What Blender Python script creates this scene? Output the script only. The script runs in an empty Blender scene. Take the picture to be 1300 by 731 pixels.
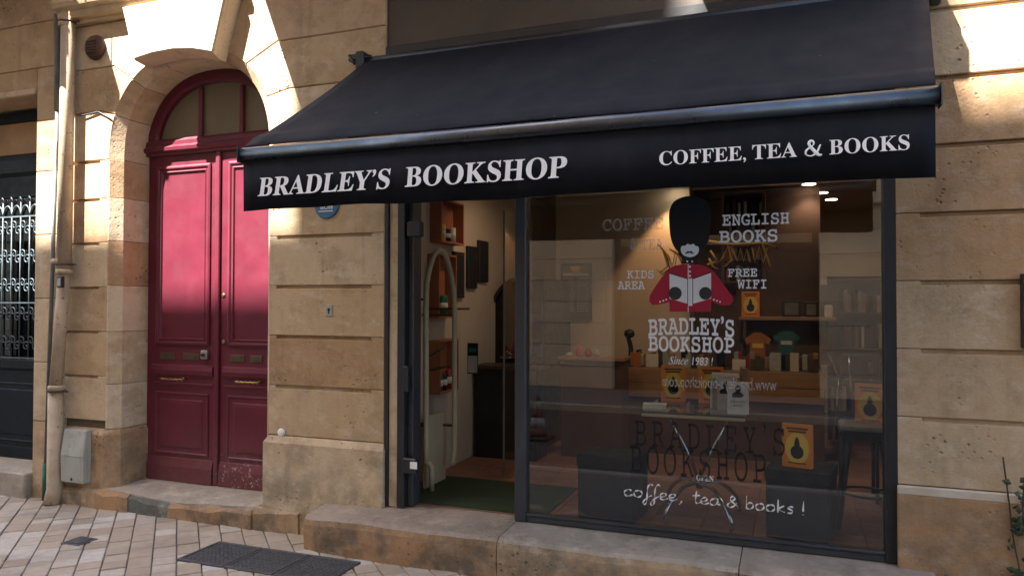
import bpy, bmesh, math, random
from mathutils import Vector, Matrix
rnd = random.Random(7)
S = bpy.context.scene
COL = S.collection
R = math.radians

# ------------------------------------------------------------------ camera
FPX, DIST, EYE = 940.0, 4.3, 1.6
YAW, PIT, ROL = R(20.748), R(1.054), R(0.089)
_f = Vector((-math.sin(YAW) * math.cos(PIT), math.cos(YAW) * math.cos(PIT), math.sin(PIT)))
_r0 = Vector((math.cos(YAW), math.sin(YAW), 0)); _u0 = _r0.cross(_f)
_r = _r0 * math.cos(ROL) + _u0 * math.sin(ROL); _u = -_r0 * math.sin(ROL) + _u0 * math.cos(ROL)
cam = bpy.data.cameras.new('camera'); cam.sensor_width = 36; cam.lens = 36 * FPX / 1300
cam.clip_end = 400; cam.clip_start = 0.05
cob = bpy.data.objects.new('camera', cam); COL.objects.link(cob)
m4 = Matrix((( _r.x, _u.x, -_f.x, 0), (_r.y, _u.y, -_f.y, -DIST), (_r.z, _u.z, -_f.z, EYE), (0, 0, 0, 1)))
cob.matrix_world = m4
S.camera = cob

# ------------------------------------------------------------------ light
SX, SY, SZ = 0.62, 1.0, -1.6          # direction the sunlight travels
sund = Vector((SX, SY, SZ)).normalized()
W = bpy.data.worlds.new('World'); S.world = W; W.use_nodes = True
wn = W.node_tree; bg = wn.nodes['Background']
sky = wn.nodes.new('ShaderNodeTexSky'); sky.sky_type = 'NISHITA'; sky.sun_disc = False
sky.sun_elevation = math.asin(-sund.z)
sky.sun_rotation = math.atan2(-sund.x, -sund.y)
sky.dust_density = 2.0
wn.links.new(sky.outputs[0], bg.inputs[0]); bg.inputs[1].default_value = 0.09
sl = bpy.data.lights.new('sun', 'SUN'); sl.energy = 5.0; sl.angle = R(0.5); sl.color = (1, 0.96, 0.90)
so = bpy.data.objects.new('sun', sl); COL.objects.link(so)
so.rotation_euler = sund.to_track_quat('-Z', 'Y').to_euler(); so.location = (-6, -12, 20)
S.view_settings.view_transform = 'Standard'; S.view_settings.look = 'None'
S.view_settings.exposure = 2.95; S.view_settings.gamma = 1
S.cycles.max_bounces = 10; S.cycles.diffuse_bounces = 5; S.cycles.transparent_max_bounces = 16
S.cycles.sample_clamp_indirect = 4

# ------------------------------------------------------------------ helpers
def ray(x, y): return _r * ((x - 650) / FPX) - _u * ((y - 365.5) / FPX) + _f
def PY(x, y, Y=0.0):
    """the point of the vertical plane y = Y seen at photo pixel x, y"""
    d = ray(x, y); t = (DIST + Y) / d.y
    return Vector((t * d.x, Y, EYE + t * d.z))
def PZ(x, y, z=0.0):
    d = ray(x, y); t = (z - EYE) / d.z
    return Vector((t * d.x, t * d.y - DIST, z))

ORG = {}
def world_origin(o):
    v = Vector((0, 0, 0))
    while o is not None:
        v += o.location; o = o.parent
    return v
def thing(name, label, cat, loc=(0, 0, 0), rz=0, group=None):
    o = bpy.data.objects.new(name, None); COL.objects.link(o); o.location = loc; o.rotation_euler = (0, 0, rz)
    o.empty_display_size = 0.1
    o['label'] = label; o['category'] = cat
    if group: o['group'] = group
    return o
def tag(o, label, cat, group=None):
    o['label'] = label; o['category'] = cat
    if group: o['group'] = group
    return o
def struct(o): o['kind'] = 'structure'; return o

class MB:
    def __init__(s): s.v = []; s.f = []; s.sm = []
    def quad(s, a, b, c, d, sm=False):
        n = len(s.v); s.v += [tuple(a), tuple(b), tuple(c), tuple(d)]; s.f.append((n, n+1, n+2, n+3)); s.sm.append(sm)
    def poly(s, pts):
        n = len(s.v); s.v += [tuple(p) for p in pts]; s.f.append(tuple(range(n, n + len(pts)))); s.sm.append(False)
    def box(s, x0, x1, y0, y1, z0, z1, b=0.0, mat=None):
        x0, x1 = min(x0, x1), max(x0, x1); y0, y1 = min(y0, y1), max(y0, y1); z0, z1 = min(z0, z1), max(z0, z1)
        b = min(b, (x1-x0)*.45, (y1-y0)*.45, (z1-z0)*.45)
        n = len(s.v)
        if b <= 0:
            P = [(x, y, z) for x in (x0, x1) for y in (y0, y1) for z in (z0, z1)]
            F = [(0,1,3,2), (4,6,7,5), (0,4,5,1), (2,3,7,6), (0,2,6,4), (1,5,7,3)]
        else:
            P = []
            for ix, (xx, xi) in enumerate(((x0, x0+b), (x1, x1-b))):
                for iy, (yy, yi) in enumerate(((y0, y0+b), (y1, y1-b))):
                    for iz, (zz, zi) in enumerate(((z0, z0+b), (z1, z1-b))):
                        P += [(xx, yi, zi), (xi, yy, zi), (xi, yi, zz)]
            def k(ix, iy, iz, a): return (ix*4 + iy*2 + iz)*3 + a
            F = []
            for i in (0, 1):
                q = [k(i,0,0,0), k(i,1,0,0), k(i,1,1,0), k(i,0,1,0)]; F.append(tuple(q if i else q[::-1]))
                q = [k(0,i,0,1), k(1,i,0,1), k(1,i,1,1), k(0,i,1,1)]; F.append(tuple(q[::-1] if i else q))
                q = [k(0,0,i,2), k(1,0,i,2), k(1,1,i,2), k(0,1,i,2)]; F.append(tuple(q if i else q[::-1]))
            for i in (0, 1):
                for j in (0, 1):
                    F.append((k(i,j,0,0), k(i,j,0,1), k(i,j,1,1), k(i,j,1,0)))
                    F.append((k(i,0,j,0), k(i,0,j,2), k(i,1,j,2), k(i,1,j,0)))
                    F.append((k(0,i,j,1), k(0,i,j,2), k(1,i,j,2), k(1,i,j,1)))
                    for l in (0, 1): F.append((k(i,j,l,0), k(i,j,l,1), k(i,j,l,2)))
        if mat is not None: P = [tuple(mat @ Vector(p)) for p in P]
        s.v += P; s.f += [tuple(n+i for i in q) for q in F]; s.sm += [False]*len(F)
        return s
    def loft(s, layers, cap=True, smooth=False, closed=True):
        """layers: lists of points with the same length"""
        n = len(s.v); m = len(layers[0])
        for L in layers: s.v += [tuple(p) for p in L]
        for a in range(len(layers)-1):
            for i in range(m if closed else m-1):
                j = (i+1) % m
                s.f.append((n+a*m+i, n+a*m+j, n+(a+1)*m+j, n+(a+1)*m+i)); s.sm.append(smooth)
        if cap:
            s.f.append(tuple(n+i for i in range(m))[::-1]); s.sm.append(False)
            s.f.append(tuple(n+(len(layers)-1)*m+i for i in range(m))); s.sm.append(False)
        return s
    def tube(s, pts, r, n=8, cap=True, flat=1.0):
        pts = [Vector(p) for p in pts]; rs = r if isinstance(r, (list, tuple)) else [r]*len(pts)
        layers = []; prev = None
        for i, p in enumerate(pts):
            t = (pts[min(i+1, len(pts)-1)] - pts[max(i-1, 0)])
            if t.length < 1e-9: t = Vector((0, 0, 1))
            t.normalize()
            if prev is None:
                a = t.cross(Vector((0, 1, 0)))
                if a.length < .05: a = t.cross(Vector((1, 0, 0)))
            else: a = prev - t*prev.dot(t)
            a.normalize(); prev = a; b = t.cross(a)
            layers.append([p + (a*math.cos(2*math.pi*k/n) + b*math.sin(2*math.pi*k/n)*flat)*rs[i] for k in range(n)])
        return s.loft(layers, cap, True)
    def cyl(s, a, b, r, n=16, r2=None):
        return s.tube([a, b], [r, r if r2 is None else r2], n)
    def lathe(s, c, prof, n=20, axis='z'):
        L = []
        for (rr, h) in prof:
            ring = []
            for k in range(n):
                q = 2*math.pi*k/n; x, y = rr*math.cos(q), rr*math.sin(q)
                ring.append((c[0]+x, c[1]+y, c[2]+h) if axis == 'z' else (c[0]+x, c[1]-h, c[2]+y))
            L.append(ring)
        return s.loft(L, True, True)
    def rings(s, x0, x1, z0, z1, y, prof):
        """nested rectangular mouldings on a plane facing -y; prof = (inset, height out)"""
        L = []
        for (i, h) in prof:
            L.append([(x0+i, y-h, z0+i), (x1-i, y-h, z0+i), (x1-i, y-h, z1-i), (x0+i, y-h, z1-i)])
        n = len(s.v)
        for q in L: s.v += q
        for a in range(len(L)-1):
            for i in range(4):
                j = (i+1) % 4; s.f.append((n+a*4+i, n+a*4+j, n+a*4+4+j, n+a*4+4+i)); s.sm.append(False)
        s.f.append(tuple(n+(len(L)-1)*4+i for i in range(4))); s.sm.append(False)
        return s
    def relief(s, xs, zs, dep, yb):
        """rectilinear front facing -y: dep[i][j] is the y of cell i,j; closed box back to yb"""
        nx, nz = len(xs)-1, len(zs)-1
        def D(i, j): return dep[i][j] if 0 <= i < nx and 0 <= j < nz else yb
        for i in range(nx):
            for j in range(nz):
                d = D(i, j); s.quad((xs[i], d, zs[j]), (xs[i+1], d, zs[j]), (xs[i+1], d, zs[j+1]), (xs[i], d, zs[j+1]))
        for i in range(nx+1):
            for j in range(nz):
                a, b = D(i-1, j), D(i, j)
                if abs(a-b) > 1e-6: s.quad((xs[i], a, zs[j]), (xs[i], b, zs[j]), (xs[i], b, zs[j+1]), (xs[i], a, zs[j+1]))
        for j in range(nz+1):
            for i in range(nx):
                a, b = D(i, j-1), D(i, j)
                if abs(a-b) > 1e-6: s.quad((xs[i], a, zs[j]), (xs[i+1], a, zs[j]), (xs[i+1], b, zs[j]), (xs[i], b, zs[j]))
        return s
    def build(s, name, mat, parent=None, local=False, loc=None, bev=0.0):
        me = bpy.data.meshes.new(name)
        off = Vector((0, 0, 0)) if local else (Vector(loc) if (loc is not None and parent is None) else (world_origin(parent) if parent else Vector((0, 0, 0))))
        me.from_pydata([tuple(Vector(v)-off) for v in s.v], [], s.f); me.update()
        if any(s.sm): me.polygons.foreach_set('use_smooth', s.sm)
        bm = bmesh.new(); bm.from_mesh(me)
        bmesh.ops.remove_doubles(bm, verts=bm.verts, dist=1e-5)
        bmesh.ops.recalc_face_normals(bm, faces=bm.faces)
        bm.to_mesh(me); bm.free()
        o = bpy.data.objects.new(name, me); COL.objects.link(o)
        if mat is not None: me.materials.append(mat)
        if parent is not None: o.parent = parent
        elif loc is not None: o.location = loc
        if bev:
            md = o.modifiers.new('bevel', 'BEVEL'); md.width = bev; md.segments = 2; md.limit_method = 'ANGLE'
        return o
def offset_poly(P, d):
    """shrink a counter-clockwise 2-D polygon by d (mitred, clamped)"""
    A = sum(P[i][0]*P[(i+1) % len(P)][1]-P[(i+1) % len(P)][0]*P[i][1] for i in range(len(P)))
    sg = 1 if A > 0 else -1; out = []
    for i in range(len(P)):
        p, q, r_ = Vector(P[i-1]), Vector(P[i]), Vector(P[(i+1) % len(P)])
        a = (q-p).normalized(); b = (r_-q).normalized()
        n1 = Vector((-a.y, a.x))*sg; n2 = Vector((-b.y, b.x))*sg
        m = n1+n2
        m = m/max(m.length_squared, .5)*2 if m.length > 1e-6 else n1
        out.append(tuple(q+m*d*.5*2*0.5 if False else q+(n1+n2)*(d/max(1+n1.dot(n2), .4))))
    return out

# ------------------------------------------------------------------ materials
def mat(name, color, rough=.6, metal=0, spec=.5):
    m = bpy.data.materials.new(name); m.use_nodes = True
    p = m.node_tree.nodes['Principled BSDF']
    p.inputs['Base Color'].default_value = (*color, 1); p.inputs['Roughness'].default_value = rough
    p.inputs['Metallic'].default_value = metal; p.inputs['Specular IOR Level'].default_value = spec
    return m
class N:
    def __init__(s, m): s.t = m.node_tree; s.p = s.t.nodes['Principled BSDF']
    def n(s, typ, **k):
        x = s.t.nodes.new(typ)
        for a, b in k.items():
            if a.startswith('i_'):
                key = a[2:]; key = int(key) if key.isdigit() else key.replace('_', ' ')
                x.inputs[key].default_value = b
            else: setattr(x, a, b)
        return x
    def l(s, a, b): s.t.links.new(a, b)
    def noise(s, vec, scale, detail=4, rough=.55):
        x = s.n('ShaderNodeTexNoise'); x.inputs['Scale'].default_value = scale; x.inputs['Detail'].default_value = detail
        x.inputs['Roughness'].default_value = rough; s.l(vec, x.inputs['Vector']); return x.outputs['Fac']
    def ramp(s, fac, a, b, lo=0.0, hi=1.0):
        x = s.n('ShaderNodeMapRange'); s.l(fac, x.inputs['Value'])
        for i, v in zip(('From Min', 'From Max', 'To Min', 'To Max'), (a, b, lo, hi)): x.inputs[i].default_value = v
        return x.outputs[0]
    def mix(s, fac, a, b, mode='MIX'):
        x = s.n('ShaderNodeMix'); x.data_type = 'RGBA'; x.blend_type = mode
        for sock, v in ((x.inputs[0], fac), (x.inputs[6], a), (x.inputs[7], b)):
            if isinstance(v, (int, float)): sock.default_value = v
            elif isinstance(v, tuple): sock.default_value = (*v, 1) if len(v) == 3 else v
            else: s.l(v, sock)
        return x.outputs[2]
    def math(s, op, a, b=0.0):
        x = s.n('ShaderNodeMath'); x.operation = op
        for sock, v in ((x.inputs[0], a), (x.inputs[1], b)):
            if isinstance(v, (int, float)): sock.default_value = v
            else: s.l(v, sock)
        return x.outputs[0]
    def bump(s, h, strength=.5, dist=.01):
        x = s.n('ShaderNodeBump'); x.inputs['Strength'].default_value = strength; x.inputs['Distance'].default_value = dist
        s.l(h, x.inputs['Height']); s.l(x.outputs[0], s.p.inputs['Normal'])
    def pos(s, scale=None):
        g = s.n('ShaderNodeNewGeometry').outputs['Position']
        if scale:
            m_ = s.n('ShaderNodeMapping'); m_.inputs['Scale'].default_value = scale; s.l(g, m_.inputs[0]); return m_.outputs[0]
        return g
    def rand(s): return s.n('ShaderNodeObjectInfo').outputs['Random']
def surf(name, c1, c2, scale=4, rough=.7, bump=.3, metal=0, var=0.0, dist=.004, spec=.5, stretch=None):
    m = mat(name, c1, rough, metal, spec); k = N(m); p = k.pos(stretch)
    a = k.noise(p, scale, 5); col = k.mix(k.ramp(a, .35, .65), c1, c2)
    if var:
        h = k.n('ShaderNodeHueSaturation'); k.l(k.ramp(k.rand(), 0, 1, 1-var, 1+var), h.inputs['Value']); k.l(col, h.inputs['Color']); col = h.outputs[0]
    k.l(col, k.p.inputs['Base Color'])
    k.l(k.ramp(k.noise(p, scale*2.3, 3), .3, .7, rough-.08, min(1, rough+.08)), k.p.inputs['Roughness'])
    if bump: k.bump(k.noise(p, scale*9, 4), bump, dist)
    return m
def stone_mat(name, c1, c2, c3, pits=1.0, var=.15, dirt=(.13, .105, .08), lowdirt=True):
    m = mat(name, c1, .92, 0, .2); k = N(m); p = k.pos()
    big = k.noise(p, 1.6, 6, .6); mid = k.noise(p, 7, 6, .68); fine = k.noise(p, 60, 4, .7)
    col = k.mix(k.ramp(big, .38, .64), c1, c2)
    col = k.mix(k.ramp(mid, .5, .72, 0, .75), col, c3)
    # vertical water streaks
    st = k.noise(k.pos((9, 9, .55)), 1.3, 4, .6); col = k.mix(k.ramp(st, .55, .78, 0, .38), col, dirt)
    sp = k.noise(p, 3.3, 8, .72); col = k.mix(k.ramp(sp, .49, .62, 0, .62), col, (c2[0]*.60, c2[1]*.58, c2[2]*.52))
    sp2 = k.noise(k.pos((1, 1, 1.7)), 5.1, 8, .75); col = k.mix(k.ramp(sp2, .52, .66, 0, .6), col, (.56, .46, .35))
    # scattered pock marks
    v = k.n('ShaderNodeTexVoronoi'); v.inputs['Scale'].default_value = 26; k.l(p, v.inputs['Vector'])
    pit = k.ramp(v.outputs['Distance'], .08, .26, 1, 0)
    area = k.ramp(k.noise(p, 3.1, 3), .52, .66, 0, 1)
    pit = k.math('MULTIPLY', pit, area)
    col = k.mix(k.math('MULTIPLY', pit, .8*pits), col, (dirt[0]*.8, dirt[1]*.8, dirt[2]*.8))
    col = k.mix(k.ramp(fine, .35, .7, .0, .38), col, c3)
    gr_ = k.noise(p, 130, 3, .8); col = k.mix(k.ramp(gr_, .58, .72, 0, .35), col, (c2[0]*.5, c2[1]*.48, c2[2]*.45))
    if lowdirt:
        sx = k.n('ShaderNodeSeparateXYZ'); k.l(p, sx.inputs[0])
        low = k.ramp(sx.outputs[2], .02, .75, 1, 0)
        g = k.math('MULTIPLY', low, k.ramp(k.noise(p, 5, 6, .65), .42, .62, 0, .8))
        col = k.mix(g, col, (.10, .092, .075))
    h = k.n('ShaderNodeHueSaturation'); k.l(k.ramp(k.rand(), 0, 1, 1-var, 1+var), h.inputs['Value']); k.l(col, h.inputs['Color'])
    k.l(k.ramp(k.rand(), 0, 1, .490, .506), h.inputs['Hue']); k.l(k.ramp(k.rand(), 0, 1, 1.12, .86), h.inputs['Saturation'])
    k.l(h.outputs[0], k.p.inputs['Base Color'])
    hh = k.math('ADD', k.math('MULTIPLY', fine, .25), k.math('MULTIPLY', mid, .5))
    hh = k.math('SUBTRACT', hh, k.math('MULTIPLY', pit, .8*pits))
    k.bump(hh, .95, .013)
    return m
M = {}
M['stone'] = stone_mat('limestone', (.47, .325, .185), (.38, .255, .14), (.50, .375, .245))
M['stone_warm'] = stone_mat('warm_limestone', (.43, .28, .145), (.48, .335, .195), (.47, .345, .22), .8)
M['stone_pale'] = stone_mat('pale_limestone', (.52, .385, .25), (.46, .33, .205), (.55, .43, .30), .5)
M['stone_step'] = stone_mat('ochre_step_stone', (.41, .265, .145), (.32, .21, .12), (.42, .32, .21), 1.0, .08)
M['stone_step_top'] = stone_mat('worn_step_stone', (.34, .285, .225), (.28, .235, .19), (.40, .33, .26), .6, .06, lowdirt=False)
M['lime'] = surf('lime_mortar_band', (.60, .51, .40), (.50, .42, .32), 9, .9, .3)
M['slate_stone'] = stone_mat('grey_step_stone', (.13, .14, .125), (.10, .11, .10), (.16, .17, .15), .4, .03)
M['mortar'] = surf('mortar', (.16, .12, .08), (.11, .085, .06), 12, .95, .5)
M['render'] = surf('wall_render', (.42, .33, .22), (.35, .27, .18), 1.5, .95, .3)
M['opp_stone'] = surf('opposite_stone', (.58, .46, .33), (.46, .36, .25), 1.2, .95, .3, var=.15)
def paint_red():
    m = mat('burgundy_paint', (.17, .012, .032), .38); k = N(m); p = k.pos()
    col = k.mix(k.ramp(k.noise(p, 3, 4), .35, .7), (.115, .009, .024), (.088, .007, .018))
    sx = k.n('ShaderNodeSeparateXYZ'); k.l(p, sx.inputs[0])
    low = k.ramp(sx.outputs[2], .16, .48, 1, 0); right = k.ramp(sx.outputs[0], -4.3, -4.1, 0, 1)
    chip = k.ramp(k.noise(p, 30, 6, .75), .57, .60, 0, 1)
    chip = k.math('MULTIPLY', chip, k.math('MULTIPLY', low, right))
    col = k.mix(chip, col, (.45, .38, .34))
    dust = k.math('MULTIPLY', k.ramp(sx.outputs[2], .15, .7, .25, 0), k.noise(p, 14, 5))
    col = k.mix(dust, col, (.3, .24, .2))
    k.l(col, k.p.inputs['Base Color'])
    k.l(k.ramp(k.noise(p, 8, 4), .3, .7, .32, .5), k.p.inputs['Roughness'])
    k.bump(k.noise(k.pos((30, 30, 2)), 3, 4), .12, .002)
    k.p.inputs['Sheen Weight'].default_value = .14; k.p.inputs['Specular IOR Level'].default_value = .35; k.p.inputs['Sheen Tint'].default_value = (1, .8, .78, 1); k.p.inputs['Sheen Roughness'].default_value = .45
    return m
M['red'] = paint_red()
M['awning'] = surf('awning_cloth', (.0065, .0075, .0125), (.009, .010, .0155), 2.5, .85, .15, dist=.002, spec=.2)
def awn():
    m = M['awning']; k = N(m); p = k.pos()
    base = [l for l in m.node_tree.links if l.to_socket == k.p.inputs['Base Color']][0].from_socket
    st = k.ramp(k.noise(k.pos((5, 1.2, 1.2)), 2.2, 5, .6), .45, .75, 0, .5)
    col = k.mix(st, base, (.016, .017, .023))
    v = k.n('ShaderNodeTexVoronoi'); v.inputs['Scale'].default_value = 7; k.l(p, v.inputs['Vector'])
    dots = k.math('MULTIPLY', k.ramp(v.outputs['Distance'], .03, .06, 1, 0), k.ramp(k.noise(p, 2.5, 2), .5, .6))
    col = k.mix(k.math('MULTIPLY', dots, .6), col, (.25, .24, .23)); k.l(col, k.p.inputs['Base Color'])
awn()
M['letter'] = surf('white_print', (.90, .89, .90), (.84, .83, .84), 14, .7, .05)
M['alu'] = surf('anodised_bar', (.10, .105, .12), (.08, .082, .09), 6, .33, .05, metal=.85)
M['frame'] = surf('dark_grey_frame', (.035, .037, .042), (.045, .047, .052), 5, .42, .08)
M['frame_blk'] = surf('black_frame', (.012, .012, .015), (.018, .018, .02), 5, .5, .08)
M['fascia'] = surf('brown_fascia', (.075, .055, .042), (.055, .042, .033), 2, .55, .1)
M['pipe'] = surf('beige_pipe_paint', (.46, .345, .23), (.36, .26, .165), 7, .6, .25)
M['util'] = surf('grey_plastic', (.37, .37, .32), (.31, .31, .27), 5, .55, .1)
def worn(m, col, lo=.60, sc=22, amount=.9, streak=True):
    k = N(m); p = k.pos(); base = [l for l in m.node_tree.links if l.to_socket == k.p.inputs['Base Color']][0].from_socket
    c = k.ramp(k.noise(p, sc, 6, .75), lo, lo+.03, 0, amount)
    out = k.mix(c, base, col)
    if streak: out = k.mix(k.ramp(k.noise(k.pos((12, 12, .8)), 2, 5, .65), .48, .75, 0, .45), out, (.16, .12, .085))
    k.l(out, k.p.inputs['Base Color'])
worn(M['pipe'], (.13, .075, .045)); worn(M['util'], (.20, .19, .155), .58, 9, .35)
M['greypipe'] = surf('grey_pipe', (.17, .17, .165), (.12, .12, .115), 8, .6, .2)
M['green'] = surf('green_pipe_foot', (.02, .12, .07), (.03, .09, .06), 10, .6, .2)
M['rust'] = surf('rusty_vent', (.055, .028, .018), (.09, .045, .03), 14, .85, .5)
M['brass'] = surf('worn_brass', (.42, .30, .12), (.25, .17, .07), 25, .35, .2, metal=.9)
M['steel'] = surf('dull_steel', (.45, .44, .42), (.33, .32, .30), 20, .4, .2, metal=.8)
M['slot'] = surf('dark_bronze', (.09, .06, .04), (.12, .09, .06), 20, .45, .1, metal=.6)
M['black'] = surf('black_paint', (.010, .011, .013), (.016, .016, .018), 6, .5, .1)
M['cube'] = surf('black_cube_cover', (.005, .008, .010), (.008, .011, .013), 5, .7, .15)
M['green_dark'] = surf('dark_green_paint', (.007, .011, .011), (.005, .008, .009), 5, .55, .15, spec=.2)
M['navy_panel'] = surf('dark_blue_panel', (.006, .010, .018), (.004, .007, .012), 4, .5, .1, spec=.2)
M['ochre_pane'] = surf('ochre_board', (.42, .24, .10), (.34, .19, .08), 5, .6, .1)
M['frost'] = surf('dusty_fanlight_board', (.165, .135, .085), (.14, .115, .075), 3, .5, .05)
M['grate'] = surf('cast_iron', (.055, .055, .06), (.085, .082, .082), 30, .6, .3, metal=.3)
M['asphalt'] = surf('asphalt', (.035, .034, .033), (.045, .043, .041), 30, .9, .5)
M['kerb'] = surf('kerb_stone', (.30, .27, .23), (.24, .22, .19), 6, .9, .3)
def paver_mat():
    m = mat('paving_stone', (.33, .26, .2), .85, 0, .3); k = N(m); p = k.pos(); r_ = k.rand()
    cr = k.n('ShaderNodeValToRGB'); e = cr.color_ramp.elements
    e[0].position = 0; e[0].color = (.34, .27, .20, 1); e[1].position = 1; e[1].color = (.52, .48, .425, 1)
    for q, c in ((.35, (.40, .325, .245)), (.65, (.42, .355, .285)), (.82, (.47, .415, .345))):
        x = e.new(q); x.color = (*c, 1)
    k.l(r_, cr.inputs[0])
    col = k.mix(k.ramp(k.noise(p, 18, 6, .65), .3, .75, 0, .45), cr.outputs[0], (.20, .155, .12))
    col = k.mix(k.ramp(k.noise(p, 2.2, 5), .5, .75, 0, .5), col, (.16, .125, .10))
    k.l(col, k.p.inputs['Base Color']); k.l(k.ramp(k.noise(p, 5, 3), .3, .7, .65, .95), k.p.inputs['Roughness'])
    k.bump(k.noise(p, 50, 5, .7), .4, .004)
    return m
M['paver'] = paver_mat()
M['bed'] = surf('paving_joint', (.10, .095, .09), (.14, .13, .12), 20, .95, .5)
# interior
M['in_wall'] = surf('shop_plaster', (.50, .42, .32), (.45, .37, .28), 2, .85, .1)
M['in_brown'] = surf('brown_shop_wall', (.12, .065, .045), (.09, .05, .035), 3, .8, .1)
M['in_ceil'] = surf('shop_ceiling', (.35, .27, .20), (.31, .24, .18), 2, .8, .05)
M['in_floor'] = surf('terracotta_tile', (.26, .13, .085), (.20, .10, .065), 7, .55, .15, var=.15)
M['mat'] = surf('green_mat', (.018, .035, .014), (.028, .05, .018), 60, .95, .6)
M['wood'] = surf('shop_wood', (.34, .19, .09), (.26, .14, .065), 3, .55, .15, stretch=(1, 1, 8))
M['crate'] = surf('orange_crate_wood', (.36, .125, .055), (.29, .10, .045), 6, .6, .15)
M['cream'] = surf('cream_paint', (.50, .43, .29), (.44, .38, .25), 5, .5, .05)
M['chrome'] = surf('chrome', (.55, .55, .55), (.45, .45, .45), 8, .15, .02, metal=1)
M['paper'] = surf('paper', (.62, .57, .48), (.55, .50, .42), 20, .8, .05)
M['pages'] = surf('book_pages', (.60, .50, .36), (.50, .41, .29), 60, .8, .1, stretch=(1, 1, 1))
M['bookyellow'] = surf('orange_book_cover', (.75, .30, .03), (.75, .20, .03), 9, .45, .02)
M['ink'] = mat('black_ink', (.012, .011, .012), .6)
M['redvinyl'] = surf('crimson_vinyl', (.42, .008, .035), (.38, .008, .032), 8, .5, .02)
M['hatvinyl'] = mat('black_vinyl', (.006, .007, .012), .45)
M['whitevinyl'] = surf('white_vinyl', (.80, .77, .75), (.74, .71, .69), 10, .6, .02)
M['glovevinyl'] = mat('grey_vinyl', (.03, .032, .034), .6)
M['orangewire'] = mat('orange_card', (.80, .42, .07), .6)
M['teal'] = surf('teal_cloth', (.02, .13, .12), (.015, .10, .10), 12, .8, .2)
M['orangecloth'] = surf('orange_cloth', (.42, .15, .03), (.36, .12, .03), 12, .8, .2)
M['pink'] = surf('pink_plastic', (.50, .09, .16), (.44, .07, .14), 8, .5, .1)
M['yellow'] = mat('yellow_print', (.80, .52, .07), .6)
M['greenb'] = mat('green_tin', (.02, .14, .05), .4)
M['redb'] = mat('red_tin', (.30, .02, .02), .4)
M['cone'] = mat('orange_cone', (.15, .045, .035), .7)
M['conewhite'] = mat('dirty_cone_band', (.36, .34, .32), .7)
M['blue'] = surf('blue_enamel', (.03, .12, .24), (.04, .15, .28), 12, .35, .05)
M['leaf'] = surf('vine_leaf', (.022, .045, .015), (.035, .055, .018), 20, .6, .1, var=.3)
M['stem'] = surf('vine_stem', (.07, .05, .03), (.05, .035, .02), 20, .8, .2)
def vinyl_faded(name, col, alpha):
    m = mat(name, col, .6); k = N(m); k.p.inputs['Alpha'].default_value = alpha; return m
M['fade'] = vinyl_faded('worn_white_vinyl', (.55, .5, .47), .85)
M['fade2'] = vinyl_faded('faint_white_vinyl', (.55, .5, .47), .24)
M['darkmark'] = vinyl_faded('black_window_marker', (.006, .006, .008), .7)
def glass_mat(name, tint=(.93, .95, .93), refl=.07, boost=1.0):
    m = bpy.data.materials.new(name); m.use_nodes = True; t = m.node_tree; t.nodes.clear()
    o = t.nodes.new('ShaderNodeOutputMaterial'); mx = t.nodes.new('ShaderNodeMixShader')
    tr = t.nodes.new('ShaderNodeBsdfTransparent'); tr.inputs[0].default_value = (*tint, 1)
    gl = t.nodes.new('ShaderNodeBsdfGlossy'); gl.inputs['Roughness'].default_value = 0.0
    fr = t.nodes.new('ShaderNodeFresnel'); fr.inputs[0].default_value = 1.5
    ad = t.nodes.new('ShaderNodeMath'); ad.operation = 'MULTIPLY_ADD'; ad.inputs[1].default_value = boost; ad.inputs[2].default_value = refl; ad.use_clamp = True
    ge = t.nodes.new('ShaderNodeNewGeometry'); mu = t.nodes.new('ShaderNodeMath'); mu.operation = 'MULTIPLY'
    iv = t.nodes.new('ShaderNodeMath'); iv.operation = 'SUBTRACT'; iv.inputs[0].default_value = 1
    t.links.new(ge.outputs['Backfacing'], iv.inputs[1]); t.links.new(fr.outputs[0], ad.inputs[0])
    t.links.new(ad.outputs[0], mu.inputs[0]); t.links.new(iv.outputs[0], mu.inputs[1])
    t.links.new(mu.outputs[0], mx.inputs[0]); t.links.new(tr.outputs[0], mx.inputs[1]); t.links.new(gl.outputs[0], mx.inputs[2])
    t.links.new(mx.outputs[0], o.inputs[0])
    return m
M['glass'] = glass_mat('shop_glass', (.92, .93, .92), .085, 1.6)
M['glass2'] = glass_mat('fridge_glass', (.95, .96, .95), .03, 1.0)
def emit(name, c, s):
    m = mat(name, c, .5); p = m.node_tree.nodes['Principled BSDF']
    p.inputs['Emission Color'].default_value = (*c, 1); p.inputs['Emission Strength'].default_value = s; return m
M['lamp'] = emit('lamp_disc', (1, .82, .6), 3.0)

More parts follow.
